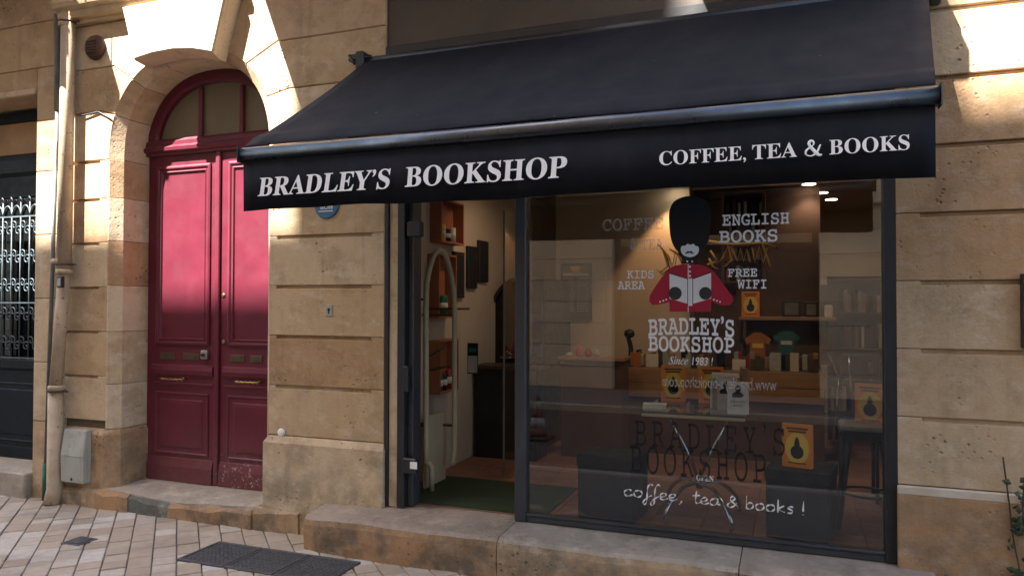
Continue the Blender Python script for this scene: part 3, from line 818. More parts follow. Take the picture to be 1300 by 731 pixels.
# ================================================================== PIPES AND WALL FITTINGS
dp = thing('downpipe', 'thick beige painted downpipe running down the wall to the pavement', 'pipe', (-5.5, -.1, 0))
ptop, pbot = PY(87, 0, -.08), PY(68.5, 640, -.08)
a1 = PY(82, 345, -.08); a2 = PY(72, 492, -.08)
MB().tube([(ptop.x-.0, -.08, 4.3), (a1.x, -.08, a1.z)], .052, 16).build('upper_pipe', M['pipe'], dp)
MB().tube([(a1.x, -.08, a1.z), (a2.x-.01, -.08, a2.z)], .047, 16).build('middle_pipe', M['pipe'], dp)
MB().tube([(a2.x-.01, -.08, a2.z), (pbot.x+.01, -.08, .12), (pbot.x+.012, -.11, .0)], [.055, .06, .062], 16).build('cast_iron_foot', M['pipe'], dp)
for (px_, py_) in ((85, 32), (82, 345), (72, 492), (76, 332)):
    c = PY(px_, py_, -.08); MB().lathe((c.x, c.y, c.z-.02), [(.056, 0), (.063, .004), (.063, .034), (.056, .04)], 18).build('collar', M['pipe'], dp)
for (px_, py_) in ((82, 337), (72, 497), (86, 30)):
    c = PY(px_, py_, -.08)
    mb = MB(); mb.lathe((c.x, c.y, c.z), [(.060, 0), (.066, .001), (.066, .011), (.060, .012)], 18); mb.box(c.x+.055, c.x+.12, -.085, -.072, c.z, c.z+.012); mb.build('clamp', M['rust'], dp)
gpp = thing('thin_pipe', 'thin grey pipe with green foot behind the beige downpipe', 'pipe', (-5.6, -.05, 0))
t0, t1 = PY(76, 10, -.03), PY(75, 140, -.03)
MB().tube([(t0.x-.03, -.03, 3.92), (t1.x-.02, -.03, t1.z)], .024, 12).build('upper_tube', M['greypipe'], gpp)
t2 = PY(57, 590, -.03)
MB().tube([(t1.x-.02, -.028, t1.z), (t2.x+.01, -.028, t2.z)], .016, 10).build('conduit', M['greypipe'], gpp)
MB().tube([(t2.x+.01, -.03, t2.z+.02), (t2.x+.01, -.03, .0)], .024, 12).build('green_foot', M['green'], gpp)
mk = thing('cable_tag', 'small black and white tag box clipped on the beige downpipe', 'tag', PY(78, 358, -.15))
c = PY(78, 358, -.14)
MB().box(c.x-.028, c.x+.028, -.16, -.132, c.z-.045, c.z+.045, .005).build('case', M['black'], mk)
MB().box(c.x-.017, c.x+.017, -.163, -.160, c.z-.03, c.z+.03).build('face', M['util'], mk)
ub = thing('meter_cabinet', 'pale grey plastic meter cabinet on the wall beside the downpipe foot', 'cabinet', (-5.3, 0, .2))
A, B = PY(77.5, 545, -.10), PY(115.5, 617, -.03)
x0, x1, zt_, zb_ = A.x, B.x, A.z, PY(100, 616, -.14).z
zm = PY(95, 580, -.14).z
MB().loft([[(x, -.03, zb_), (x, -.10, zb_), (x, -.105, zm), (x, -.075, zt_), (x, -.03, zt_+.005)] for x in (x0, x1)]).build('cabinet_body', M['util'], ub, bev=.006)
MB().box(x0+.012, x1-.012, -.108, -.10, zm-.004, zm+.0, .001).build('lid_edge', M['util'], ub)
MB().lathe(((x0+x1)/2, -.101, zb_+.03), [(.01, 0), (.01, .006), (.004, .008)], 10, 'y').build('lock', M['black'], ub)
vc = PY(119, 60, -.03)
vt = thing('round_vent', 'rusty round iron vent on the stone wall at the upper left', 'vent', vc)
MB().lathe((vc.x, .002, vc.z), [(.095, 0), (.098, .02), (.085, .045), (.05, .055), (.02, .058)], 28, 'y').build('cover', M['rust'], vt)
st = MB()
for i in range(5): st.box(vc.x-.05, vc.x+.05, -.062, -.052, vc.z-.05+i*.022, vc.z-.042+i*.022)
st.build('louvres', M['rust'], vt)
cb = MB().tube([PY(97, 147, -.012), PY(104, 147, -.02), PY(125, 142, -.012), PY(134, 147, -.008), PY(142, 153, -.004)], .006, 6).build('wall_cable', M['black']); tag(cb, 'short black cable tacked across the stone beside the downpipe', 'cable')
# fittings on the pier
c = PY(414, 259, -.012)
bp = thing('wall_plaque', 'round blue enamel plaque on the pier half hidden by the valance', 'plaque', c)
MB().lathe((c.x, .001, c.z), [(.100, 0), (.100, .008), (.094, .012)], 36, 'y').build('disc', M['blue'], bp)
text_mesh('laCité', None, c.x-.045, c.x+.055, c.z-.035, c.z-.005, -.0135, M['letter'], 'lettering', bp)
MB().box(c.x-.06, c.x+.055, -.0138, -.0122, c.z-.052, c.z-.047).build('underline', M['letter'], bp)
c = PY(417, 394, -.01)
kp = thing('keyhole_plate', 'small pale metal plate with dark keyhole on the pier', 'plate', c)
MB().box(c.x-.028, c.x+.028, -.007, .001, c.z-.04, c.z+.04, .004).build('plate', M['util'], kp)
MB().lathe((c.x, -.0065, c.z+.006), [(.011, 0), (.011, .002)], 14, 'y').build('keyhole', M['ink'], kp)
MB().box(c.x-.005, c.x+.005, -.009, -.0066, c.z-.022, c.z+.0).build('keyhole_slit', M['ink'], kp)
c = PY(356, 549, -.01)
sd = MB().lathe((c.x, .001, c.z), [(.029, 0), (.029, .006), (.022, .010), (.004, .011)], 20, 'y').build('round_stud', M['whitevinyl']); tag(sd, 'small round white survey stud just above the pier plinth', 'stud')
c0, c1 = PY(1297.5, 347, -.04), PY(1299, 442, -.04)
nbx = thing('menu_case', 'black flat wall case at the extreme right edge of the picture', 'case', (c0.x+.2, 0, c0.z-.2))
MB().box(c0.x, c0.x+.42, -.05, .0015, c1.z, c0.z, .004).build('case_body', M['black'], nbx)
MB().box(c0.x+.03, c0.x+.39, -.053, -.05, c1.z+.03, c0.z-.03).build('front_panel', M['paper'], nbx)

# ================================================================== SHOP STEP
ss = thing('shop_step', 'long worn ochre stone step under the bookshop window', 'step', (-1.2, -.15, 0))
def step_stone(x0, x1, rl=False):
    n = 14; lay = []; topl = []
    for i in range(n):
        u = i/(n-1); x = x0+(x1-x0)*u
        w = .007*math.sin(x*9)+.005*math.sin(x*23+2); e = 0
        if rl: e = .05*max(0, 1-u*6)
        f = -.31+w+e; zt_ = .232+.004*math.sin(x*7)-e*.3
        lay.append([(x, f+.01, -.05), (x, f-.004, .1), (x, f-.002, zt_-.055), (x, f+.008, zt_-.022), (x, f+.03, zt_-.004), (x, f+.06, zt_), (x, .12, .249), (x, .12, -.05)])
    o = MB().loft(lay, smooth=False).build('step_stone', M['stone_step'], ss)
    # the top is worn pale: its own material slot on upward faces
    o.data.materials.append(M['stone_step_top'])
    for p in o.data.polygons:
        if p.normal.z > .75: p.material_index = 1
step_stone(-2.97, -1.605, True); step_stone(-1.60, -.268); step_stone(-.263, .66)

# ================================================================== SHOP FRONT
sf = thing('storefront', 'dark metal framed bookshop front with large lettered window and open doorway', 'shopfront', (-1, .03, .25))
YG = .04
zb = .25; ztop = 3.2
xp0, xp1 = PY(653.5, 400, .0).x, PY(667, 400, .0).x
xr0, xr1 = PY(1122, 400, .0).x, PY(1134, 400, .0).x
MB().box(xp0, xp1, .0, .09, zb, ztop, .004).build('post', M['frame'], sf)
MB().box(xr0, xr1+.02, .0, .12, zb, ztop, .004).build('post', M['frame_blk'], sf)
MB().box(xp1, xr0, .01, .08, zb, .285, .004).build('bottom_rail', M['frame'], sf)
MB().box(xp1, xr0, .005, .05, .285, .30, .003).build('glazing_bead', M['frame'], sf)
# door jamb layers at the left of the opening
MB().box(-2.532, -2.505, -.004, .12, zb, ztop, .003).build('jamb_strip', M['frame_blk'], sf)
MB().box(-2.503, -2.44, .01, .12, zb, ztop, .003).build('jamb_liner', M['stone_pale'], sf)
MB().box(-2.438, -2.385, .0, .14, zb, ztop, .004).build('jamb_post', M['frame_blk'], sf)
MB().box(-2.383, -2.345, .05, .16, zb, ztop, .003).build('jamb_channel', M['frame'], sf)
for (x, y, w, h, m_) in ((527, 291, .05, .05, 'frame_blk'), (521, 591, .05, .05, 'frame_blk'), (516, 481, .018, .085, 'black')):
    c = PY(x, y, .0); MB().box(c.x-w, c.x+w, -.02, .03, c.z-h, c.z+h, .006).build('lock_box', M[m_], sf)
c = PY(526, 591, -.02); MB().box(c.x-.03, c.x+.02, -.024, -.0195, c.z-.02, c.z+.025).build('lock_sticker', M['whitevinyl'], sf)
MB().box(-2.53, XR0, .0, .15, ztop, 3.30, .004).build('head_rail', M['frame_blk'], sf)
fs = MB().box(-2.53, XR0+.0, .02, .15, 3.30, 3.93, .004).build('fascia_board', M['fascia'], sf)
MB().box(-2.53, XR0, -.03, .02, 3.87, 3.95, .01).build('fascia_cornice', M['frame_blk'], sf)
gp_ = MB().box(xp1, xr0, YG, YG+.008, .30, ztop).build('window_pane', M['glass'], sf)
YV = YG-.0015
def vt_(s, style, box, m_, name, **k):
    A = PY(box[0], box[3], YV); B = PY(box[2], box[1], YV)
    zl0, zl1 = PY((box[0]+box[2])/2, box[3], YV).z, PY((box[0]+box[2])/2, box[1], YV).z
    return text_mesh(s, style, A.x, B.x, zl0, zl1, YV, m_, name, gp_, **k)
vt_('ENGLISH', 'slab', (917, 271, 1002, 285), M['whitevinyl'], 'window_lettering', fat=.014)
vt_('BOOKS', 'slab', (913, 292, 987, 307), M['whitevinyl'], 'window_lettering', fat=.014)
vt_('KIDS', 'slab', (796, 343, 830, 353), M['whitevinyl'], 'window_lettering', fat=.015)
vt_('AREA', 'slab', (784, 357, 819, 367), M['whitevinyl'], 'window_lettering', fat=.015)
vt_('FREE', 'slab', (924, 341, 961, 351), M['whitevinyl'], 'window_lettering', fat=.015)
vt_('WIFI', 'slab', (936, 355, 973, 366), M['whitevinyl'], 'window_lettering', fat=.015)
vt_('COFFEE', 'slab', (765, 277, 842, 292), M['fade2'], 'window_lettering', fat=.014)
vt_('& TEA', 'slab', (800, 303, 842, 317), M['fade2'], 'window_lettering', fat=.014)
vt_("BRADLEY'S", 'slab', (823, 403, 932, 424), M['whitevinyl'], 'window_lettering', fat=.018, warp=lambda u, w, z: z-.012*abs(2*u-1)**2*(1 if w < 5 else 0))
vt_('BOOKSHOP', 'slab', (823, 427, 932, 446), M['whitevinyl'], 'window_lettering', fat=.018)
vt_('Since 1983 !', 'ital', (849, 453, 905, 463), M['whitevinyl'], 'window_lettering', shear=.15)
vt_('www.bradleys-bookshop.com', None, (841, 483, 986, 493), M['fade2'], 'window_lettering', mirror=True, fat=.01)
vt_('OPEN', 'bold', (884, 603, 906, 610), M['whitevinyl'], 'window_lettering')
vt_("BRADLEY'S", 'slab', (806, 538, 996, 572), M['darkmark'], 'window_lettering', fat=-.004, space=1.35)
vt_('BOOKSHOP', 'slab', (800, 570, 972, 606), M['darkmark'], 'window_lettering', fat=-.004, space=1.25)
# the guardsman figure, flat vinyl in thin layers
def gpx(p): return PY(780+p[0]/4.3, 230+p[1]/4.3, YV)
def smooth_closed(P, n=4):
    out = []
    for i in range(len(P)):
        p0, p1, p2, p3 = [Vector(P[(i+k) % len(P)]) for k in (-1, 0, 1, 2)]
        for j in range(n):
            t = j/n; out.append(tuple(.5*((2*p1)+(-p0+p2)*t+(2*p0-5*p1+4*p2-p3)*t*t+(-p0+3*p1-3*p2+p3)*t**3)))
    return out
def smooth_open(P, n=5):
    P = [Vector(p) for p in P]; out = []
    for i in range(len(P)-1):
        p0, p1, p2, p3 = P[max(i-1, 0)], P[i], P[i+1], P[min(i+2, len(P)-1)]
        for j in range(n):
            t = j/n; out.append(.5*((2*p1)+(-p0+p2)*t+(2*p0-5*p1+4*p2-p3)*t*t+(-p0+3*p1-3*p2+p3)*t**3))
    return out+[P[-1]]
def vinyl(polys, layer, m_, name, par=None, sm=False):
    mb = MB()
    for P in polys:
        if sm: P = smooth_closed(P)
        Q = [gpx(p) for p in P]; y = YV-.0004*layer
        mb.loft([[(q.x, y+.0003, q.z) for q in Q], [(q.x, y, q.z) for q in Q]])
    return mb.build(name, m_, par or gp_)
def circ(cx, cy, r, n=18, ry=None): return [(cx+r*math.cos(2*math.pi*i/n), cy+(ry or r)*math.sin(2*math.pi*i/n)) for i in range(n)]
vinyl([[(300, 165), (325, 112), (378, 86), (430, 82), (482, 95), (518, 130), (529, 185), (522, 270), (508, 335), (475, 385), (410, 400), (345, 382), (312, 325), (300, 250)]], 1, M['hatvinyl'], 'guardsman_hat', sm=True)
vinyl([[(345, 340), (475, 340), (472, 400), (450, 425), (458, 450), (366, 450), (372, 425), (350, 400)]], 2, M['hatvinyl'], 'guardsman_beard')
vinyl([[(362, 378), (368, 355), (388, 352), (398, 342), (415, 347), (432, 342), (442, 353), (458, 358), (461, 380), (448, 402), (415, 415), (378, 404)]], 3, M['whitevinyl'], 'guardsman_face', sm=True)
vinyl([[(384, 396), (392, 388), (402, 380), (410, 384), (418, 380), (428, 388), (436, 396), (424, 395), (410, 391), (396, 395)]], 4, M['hatvinyl'], 'guardsman_moustache')
vinyl([[(325, 462), (365, 455), (455, 455), (495, 462), (540, 490), (580, 540), (615, 590), (642, 625), (651, 652), (630, 676), (590, 678), (548, 664), (529, 652), (528, 712), (301, 712), (300, 660), (250, 672), (208, 676), (189, 655), (193, 622), (228, 568), (262, 520), (292, 484)]], 1, M['redvinyl'], 'guardsman_tunic')
vinyl([[(301, 505), (398, 535), (398, 668), (301, 640)], [(430, 535), (528, 500), (528, 640), (430, 668)]], 3, M['whitevinyl'], 'guardsman_book')
vinyl([[(402, 531), (426, 531), (426, 680), (402, 680)]], 3, M['whitevinyl'], 'book_spine')
vinyl([[(398, 535), (402, 531), (402, 680), (398, 668)], [(426, 531), (430, 535), (430, 668), (426, 680)], [(300, 498), (402, 529), (402, 534), (300, 504)], [(528, 493), (426, 529), (426, 534), (528, 499)]], 2, M['hatvinyl'], 'book_outline')
vinyl([circ(332, 612, 36)], 5, M['glovevinyl'], 'guardsman_glove'); vinyl([circ(497, 612, 35)], 5, M['glovevinyl'], 'guardsman_glove')
vinyl([[(401, 452), (405, 452), (405, 531), (401, 531)], [(401, 682), (405, 682), (405, 712), (401, 712)]]+[circ(412, y, 6.5, 10) for y in (467, 493, 517)]+[circ(x, y, 5, 10) for x, y in ((250, 658), (267, 652), (283, 646), (543, 646), (560, 652), (577, 658))]+[circ(398, 438, 5, 10), circ(425, 438, 5, 10)], 6, M['whitevinyl'], 'tunic_buttons')
# chalk handwriting
HW = {
 'c': (.95, [[(.75, .8), (.5, 1), (.15, .8), (.05, .45), (.2, .08), (.5, 0), (.85, .2)]]),
 'o': (1.05, [[(.5, 1), (.15, .85), (.05, .45), (.25, .05), (.6, .02), (.85, .4), (.75, .85), (.45, 1)]]),
 'f': (.75, [[(.85, 1.9), (.65, 2.15), (.4, 1.8), (.3, 1), (.28, 0), (.2, -.75), (.0, -.95), (-.1, -.6), (.25, 0), (.75, .4)]]),
 'e': (.9, [[(.1, .4), (.55, .55), (.65, .85), (.4, 1.02), (.1, .75), (.08, .25), (.4, 0), (.85, .2)]]),
 ',': (.9, [[(.3, .1), (.38, -.1), (.15, -.4)]]),
 't': (.8, [[(.42, 1.9), (.32, .8), (.34, .2), (.5, 0), (.8, .15)], [(.0, 1.15), (.75, 1.2)]]),
 'a': (1.1, [[(.8, .9), (.45, 1), (.1, .7), (.1, .2), (.4, 0), (.75, .3), (.8, .9)], [(.82, 1), (.8, .2), (1.05, .05)]]),
 '&': (1.3, [[(1.1, .1), (.5, .9), (.4, 1.35), (.65, 1.6), (.85, 1.35), (.6, .9), (.15, .45), (.2, .05), (.6, 0), (1.05, .6)]]),
 'b': (1.0, [[(.15, 2.0), (.12, .05)], [(.12, .5), (.4, .95), (.75, .75), (.75, .25), (.45, 0), (.12, .12)]]),
 'k': (.95, [[(.15, 1.95), (.12, 0)], [(.75, 1), (.2, .5), (.8, 0)]]),
 's': (.85, [[(.7, .9), (.4, 1.02), (.15, .8), (.6, .4), (.5, .05), (.1, .08)]]),
 '!': (.6, [[(.3, 2.1), (.25, .5)], [(.25, .1), (.25, 0)]]), ' ': (.55, [])}
def handwrite(s, x0, x1, ybase0, ybase1, xh, m_, name):
    tot = sum(HW[c][0] for c in s); sc_ = (x1-x0)/tot; x = x0
    for c in s:
        mb = MB(); adv, strokes = HW[c]
        for stx in strokes:
            P = smooth_open([(x+p[0]*sc_, (ybase0+(ybase1-ybase0)*((x-x0)/(x1-x0)))-p[1]*xh) for p in stx], 5)
            pts = [PY(p[0], p[1], YV) for p in P]
            mb.tube([(q.x, YV-.0015, q.z) for q in pts], [.0032+.0022*math.sin(i*.7+x) for i in range(len(pts))], 6, flat=.3)
        x += adv*sc_
        if strokes: mb.build(name, m_, gp_)
handwrite('coffee, tea & books !', 792, 1024, 629, 654, 8.3, M['whitevinyl'], 'chalk_letter')

# ================================================================== AWNING
aw = thing('shop_awning', 'black fabric shop awning with lettered valance over the bookshop', 'awning', (-1, -.1, 3.2))
XAL, XAR = -2.60, .645; YF = -1.12; FL, FR = -2.735, .512
zb_top = 2.415
nu, nv = 40, 30
def cloth(u, v):
    xt = XAL+(XAR-XAL)*u; xf = FL+(FR-FL)*u
    x = xt+(xf-xt)*v; y = -.10+(YF+.10)*v
    z = 3.20+(zb_top+.012-3.20)*v + .016*min(1, max(0, (v-.86)/.05))*(1-max(0, (v-.93)/.07)) - .022*math.sin(math.pi*v) - .006*math.sin(math.pi*v)*math.cos(u*2*math.pi*3.3+1) - .0035*math.sin(math.pi*v)*math.cos(u*41+v*5) - .003*math.sin(v*9+u*17)*(1-abs(2*u-1))
    return Vector((x, y, z))
L = []
mb = MB()
for j in range(nv+1): L.append([cloth(i/nu, j/nv) for i in range(nu+1)]+[cloth(i/nu, j/nv)-Vector((0, -.001, .004)) for i in range(nu, -1, -1)])
mb.loft(L, True, True); mb.build('canopy', M['awning'], aw)
def barloft(prof, name, m_):
    return MB().loft([[(x, YF-d, z) for d, z in prof] for x in (FL-.012, FR+.012)], smooth=False).build(name, m_, aw, bev=.003)
zc_ = 2.38; bar = []
for k in range(14):
    a = math.pi*(k/13)-math.pi/2
    bar.append((.012+.026*math.cos(a), zc_+.035*math.sin(a)))
bar += [(-.03, zc_+.035), (-.03, zc_-.035)]
b_ = MB().loft([[(x, YF-d, z) for d, z in bar] for x in (FL-.012, FR+.012)], smooth=True).build('front_bar', M['alu'], aw)
for x in (FL-.016, FR+.012): MB().box(x, x+.004, YF-.042, YF+.034, zc_-.044, zc_+.044, .001).build('end_cap', M['frame'], b_)
# valance
vz0, vz1 = 2.078, 2.345
L = []
for i in range(61):
    u = i/60; x = FL+.004+(FR-FL-.008)*u
    w = .009*math.sin(u*19)+.006*math.sin(u*43+1)+.003*math.sin(u*97)
    L.append([(x, YF-.012, vz1), (x, YF-.012+w*.5, (vz0+vz1)/2), (x, YF-.012+w, vz0+.005*math.sin(u*11)+.002*math.sin(u*37)), (x, YF-.008+w, vz0+.005*math.sin(u*11)+.002*math.sin(u*37)), (x, YF-.008+w*.5, (vz0+vz1)/2), (x, YF-.008, vz1)])
va = MB().loft(L, smooth=True).build('valance', M['awning'], aw)
YT = YF-.031
def ft(s, box, m_, **k):
    A = PY(box[0], box[1], YT); B = PY(box[2], box[3], YT)
    return text_mesh(s, 'bold', A.x, B.x, A.z, A.z+k.pop('h'), YT, m_, 'valance_lettering', va, **k)
a = PY(327, 250, YT); b = PY(496, 240, YT); c = PY(514, 238, YT); d = PY(720, 225, YT)
text_mesh("BRADLEY'S", 'bold', a.x, b.x, 2.150, 2.246, YT, M['letter'], 'valance_lettering', va, shear=.16, fat=.004)
text_mesh("BOOKSHOP", 'bold', c.x, d.x, 2.152, 2.248, YT, M['letter'], 'valance_lettering', va, shear=.07, fat=.004)
def pxx(x): return PY(x, 200, YT).x
text_mesh("COFFEE,", 'bold', pxx(837), pxx(947), 2.178, 2.236, YT, M['letter'], 'valance_lettering', va)
text_mesh("TEA", 'bold', pxx(955), pxx(1012), 2.178, 2.236, YT, M['letter'], 'valance_lettering', va)
text_mesh("BOOKS", 'bold', pxx(1053), pxx(1155), 2.178, 2.236, YT, M['letter'], 'valance_lettering', va)
# ampersand drawn as a broad-nib ribbon
amp = smooth_open([(1.0, .72), (.93, .60), (.80, .28), (.62, .08), (.38, -.02), (.12, .06), (.04, .24), (.14, .44), (.36, .58), (.52, .72), (.56, .90), (.42, 1.02), (.27, .90), (.30, .70), (.50, .42), (.74, .14), (.92, .0), (1.08, .06)], 6)
ax0, ax1 = pxx(1022), pxx(1043)
pts = [(ax0+p.x*(ax1-ax0)*.95, YT-.0004, 2.178+p.y*.058) for p in amp]
MB().tube(pts, [.0022+.0035*(i/len(pts) > .62)*math.sin(math.pi*min(1, (i/len(pts)-.62)/.36)) + .0018*abs(math.sin(i*.12)) for i in range(len(pts))], 6, flat=.25).build('valance_ampersand', M['letter'], va)
# roller, brackets, folding arms
MB().cyl((XAL, -.10, 3.165), (XAR, -.10, 3.165), .04, 18).build('roller', M['frame_blk'], aw)
for x in (XAL-.06, XAR+.02):
    s_ = MB().box(x-.01, x+.05, -.16, .0, 3.12, 3.235, .008).build('wall_bracket', M['black'], aw)
for x0_, x1_, s_ in ((XAL+.15, FL+.35, 1), (XAR-.15, FR-.35, -1)):
    el = Vector(((x0_+x1_)/2+s_*.45, (YF-.1)/2, 2.66))
    MB().tube([(x0_, -.08, 3.04), el], .022, 8).build('folding_arm', M['frame_blk'], aw)
    MB().tube([el, (x1_, YF+.04, 2.34)], .018, 8).build('folding_arm', M['frame_blk'], aw)
sc_ = thing('awning_crank', 'black awning wall bracket and gear at the upper left of the canopy', 'bracket', PY(455, 75, -.1))
c = PY(453, 75, -.12)
MB().box(c.x-.05, c.x+.03, -.15, .0, c.z-.02, c.z+.025, .006).build('gear_box', M['black'], sc_)
MB().tube([(c.x-.045, -.14, c.z+.02), (c.x-.0, -.15, c.z-.04), (c.x+.05, -.14, c.z+.0), (c.x+.10, -.1, c.z+.01)], .012, 8).build('crank_eye', M['black'], sc_)

# ================================================================== SHOP INTERIOR
ZF = .255; ZCE = 2.72
XW0, XW1, YB = -2.62, 1.55, 5.6
sfl = MB().box(XW0, XW1, .125, YB, .1, ZF-.006).build('shop_floor', M['mortar']); struct(sfl)
for i in range(14):
    for j in range(13):
        x0 = XW0+i*.3; y0 = .127+j*.3
        if x0 > 1.5 or y0 > 3.9: continue
        MB().box(0.002, min(.298, XW1-x0), .002, .298, -.008, 0, .002).build('floor_tile', M['in_floor'], sfl, local=True).location = (x0, y0, ZF)
w = MB().box(XW0-.1, XW0, .17, YB, .1, ZCE).build('shop_wall', M['in_wall']); struct(w)
w = MB().box(XW1, XW1+.1, .17, YB, .1, ZCE).build('shop_wall', M['in_wall']); struct(w)
w = MB().box(XW0-.1, XW1+.1, YB, YB+.1, .1, ZCE).build('shop_wall', M['in_wall']); struct(w)
w = MB().box(.52, XW1+.1, .502, .56, .1, ZCE).build('shop_wall', M['in_wall']); struct(w)
w = MB().box(XW0-.1, XW1+.1, .155, YB+.1, ZCE, ZCE+.1).build('shop_ceiling', M['in_ceil']); struct(w)
w = MB().box(XW0-.1, XW1+.1, .155, .25, ZCE+.1, 4.3).build('shop_wall', M['in_wall']); struct(w)
w = MB().box(-2.53, XR0, .155, .2, ZCE, 3.3).build('shop_wall', M['in_brown']); struct(w)
# partition pier that catches the warm spot light
w = MB().box(-1.75, -.93, 3.0, 3.2, ZF, ZCE-.002).build('shop_partition', M['in_wall']); struct(w)
w = MB().box(-.93, .25, 3.35, 3.45, ZF, ZCE-.002).build('shop_partition', M['in_brown']); struct(w)
mt = MB().box(-2.5, -1.45, .13, .86, ZF+.001, ZF+.012, .003).build('door_mat', M['mat']); tag(mt, 'dark green coir mat on the floor of the shop doorway', 'mat')

def spot(p, tgt, power, name, lab, ang=70, blend=.6, col=(1, .74, .52), disc=.06):
    t = thing(name, lab, 'lamp', p, group='recessed ceiling lamps')
    MB().lathe((p[0], p[1], p[2]-.006), [(disc+.02, 0), (disc+.025, .004), (disc+.02, .006)], 24).build('rim', M['frame_blk'], t)
    MB().lathe((p[0], p[1], p[2]-.010), [(disc, 0), (disc, .003)], 24).build('lamp_face', M['lamp'], t)
    l = bpy.data.lights.new('lamp_light', 'SPOT'); l.energy = power*.46; l.color = col; l.spot_size = R(ang); l.spot_blend = blend; l.shadow_soft_size = .04
    o = bpy.data.objects.new('lamp_light', l); COL.objects.link(o); o.parent = t
    o.location = (0, 0, -.03); o.rotation_euler = (Vector(tgt)-Vector(p)).to_track_quat('-Z', 'Y').to_euler()
def ceil_pt(x, y):
    return PZ(x, y, ZCE)
c = ceil_pt(1027, 233); spot(tuple(c), (c.x, c.y, 0), 3.5, 'ceiling_lamp_or_fill', 'recessed ceiling lamp nearest the window glass', 110)
c = ceil_pt(1043, 244); spot(tuple(c), (c.x-.3, c.y, 0), 4, 'ceiling_lamp_or_fill', 'bright recessed ceiling lamp, middle one of three', 110)
c = ceil_pt(1055.5, 252.5); spot(tuple(c), (c.x, c.y, 0), 5, 'ceiling_lamp_or_fill', 'recessed ceiling lamp farthest back in the shop', 165)
q = PY(858, 246, 2.86)
spot((q.x, 2.86, ZCE), (q.x-.30, 3.02, ZCE-1.0), 20, 'ceiling_lamp_or_fill', 'ceiling lamp over the beige partition, making a warm cone of light', 46, .5, (1, .55, .27))
spot((-1.9, 1.2, ZCE), (-2.5, 1.9, 1.2), 5, 'ceiling_lamp_or_fill', 'added fill light above the crates, brightening the wall by the shop doorway', 110, .8, (1, .66, .42))  # unseen lamp, added to brighten the left wall and crates

ORD = ('first second third fourth fifth sixth seventh eighth ninth tenth eleventh twelfth thirteenth fourteenth fifteenth sixteenth seventeenth eighteenth nineteenth twentieth').split()
def ordn(i):
    if i < 20: return ORD[i]
    if i == 29: return 'thirtieth'
    return ('twenty', 'thirty')[(i-20)//10 if i < 29 else 1]+'-'+ORD[(i-20) % 10 if i < 30 else i-30]
HUE = {'navy_panel': 'navy', 'slot': 'brown', 'redb': 'red', 'green_dark': 'dark green', 'util': 'grey', 'paper': 'cream', 'in_brown': 'maroon', 'wood': 'tan', 'cream': 'pale yellow'}
spot((-.35, 1.25, ZCE), (-.45, 2.35, .9), 12, 'ceiling_lamp_or_fill', 'added fill light just inside the window, brightening the wooden display counter', 100, .8, (1, .70, .44))  # added out of view to light the counter front and books
spot((-.75, .62, ZCE), (-.62, .8, 1.0), 3.5, 'ceiling_lamp_or_fill', 'added fill light straight above the glass table, brightening the window display', 90, .8, (1, .76, .55))  # extra lamp added to lift the table and front floor
# ---- doorway side: crates, pipe loop, frames, counter
def crate(x0, x1, y0, y1, z0, z1, label, m_='crate', group='wooden crates on the left shop wall'):
    t = thing('wall_crate', label, 'crate', ((x0+x1)/2, (y0+y1)/2, z0), group=group); th = .014
    MB().box(x0, x1, y0, y1, z0, z0+th).build('bottom_board', M[m_], t); MB().box(x0, x1, y0, y1, z1-th, z1).build('top_board', M[m_], t)
    MB().box(x0, x1, y0, y0+th, z0+th+.001, z1-th-.001).build('side_board', M[m_], t); MB().box(x0, x1, y1-th, y1, z0+th+.001, z1-th-.001).build('side_board', M[m_], t)
    MB().box(x0, x0+.006, y0+th+.001, y1-th-.001, z0+th+.001, z1-th-.001).build('back_board', M[m_], t)
    return t
CX0, CX1 = XW0, XW0+.2
CX1 = XW0+.10; yc0, yc1 = .82, 1.24
def cz2(y): return PY(558, y, .82).z
crate(CX0, CX1, yc0, yc1, cz2(307), cz2(251), 'upper orange wooden crate holding small printed mugs')
crate(CX0, CX1, .78, 1.10, cz2(404), cz2(322), 'middle orange wooden crate holding a green tin')
crate(CX0, CX1, .80, 1.14, cz2(500), cz2(432), 'lower orange wooden crate holding green and red tins')
def tin(x, y, z, r_, h, m_, lab, g='tins and mugs in the wall crates'):
    t = thing('tin', lab, 'tin', (x, y, z), group=g)
    MB().lathe((x, y, z), [(r_, 0), (r_, h-.01), (r_*.92, h)], 16).build('can', M[m_], t)
    MB().lathe((x, y, z+h*.3), [(r_+.001, 0), (r_+.001, h*.35)], 16).build('paper_label', M['paper'], t)
zu, zm_, zl_ = cz2(307)+.015, cz2(404)+.015, cz2(500)+.015
tin(-2.565, .92, zu, .030, .13, 'yellow', 'yellow mug in the upper crate, left of the black one')
tin(-2.565, 1.01, zu, .030, .10, 'ink', 'black mug in the upper crate beside the yellow one')
tin(-2.565, 1.11, zu, .028, .12, 'paper', 'pale printed mug at the right of the upper crate')
tin(-2.565, .94, zm_, .040, .16, 'greenb', 'green tin in the middle crate')
tin(-2.565, .88, zl_, .028, .13, 'greenb', 'first green tin from the left in the lower crate')
tin(-2.565, .96, zl_, .028, .13, 'ink', 'dark tin between green and red ones in the lower crate')
tin(-2.565, 1.05, zl_, .028, .15, 'redb', 'red tin at the right in the lower crate')
pp = thing('heating_pipe', 'cream painted pipe bent into a tall loop beside the doorway', 'pipe', (-2.4, .45, ZF))
yp = .42
pts = [(541, 588), (541, 470), (541, 380), (543, 352), (550, 326), (559, 318), (567, 328), (574, 356), (577, 390), (577, 470), (577, 560), (574, 590)]
P3 = []
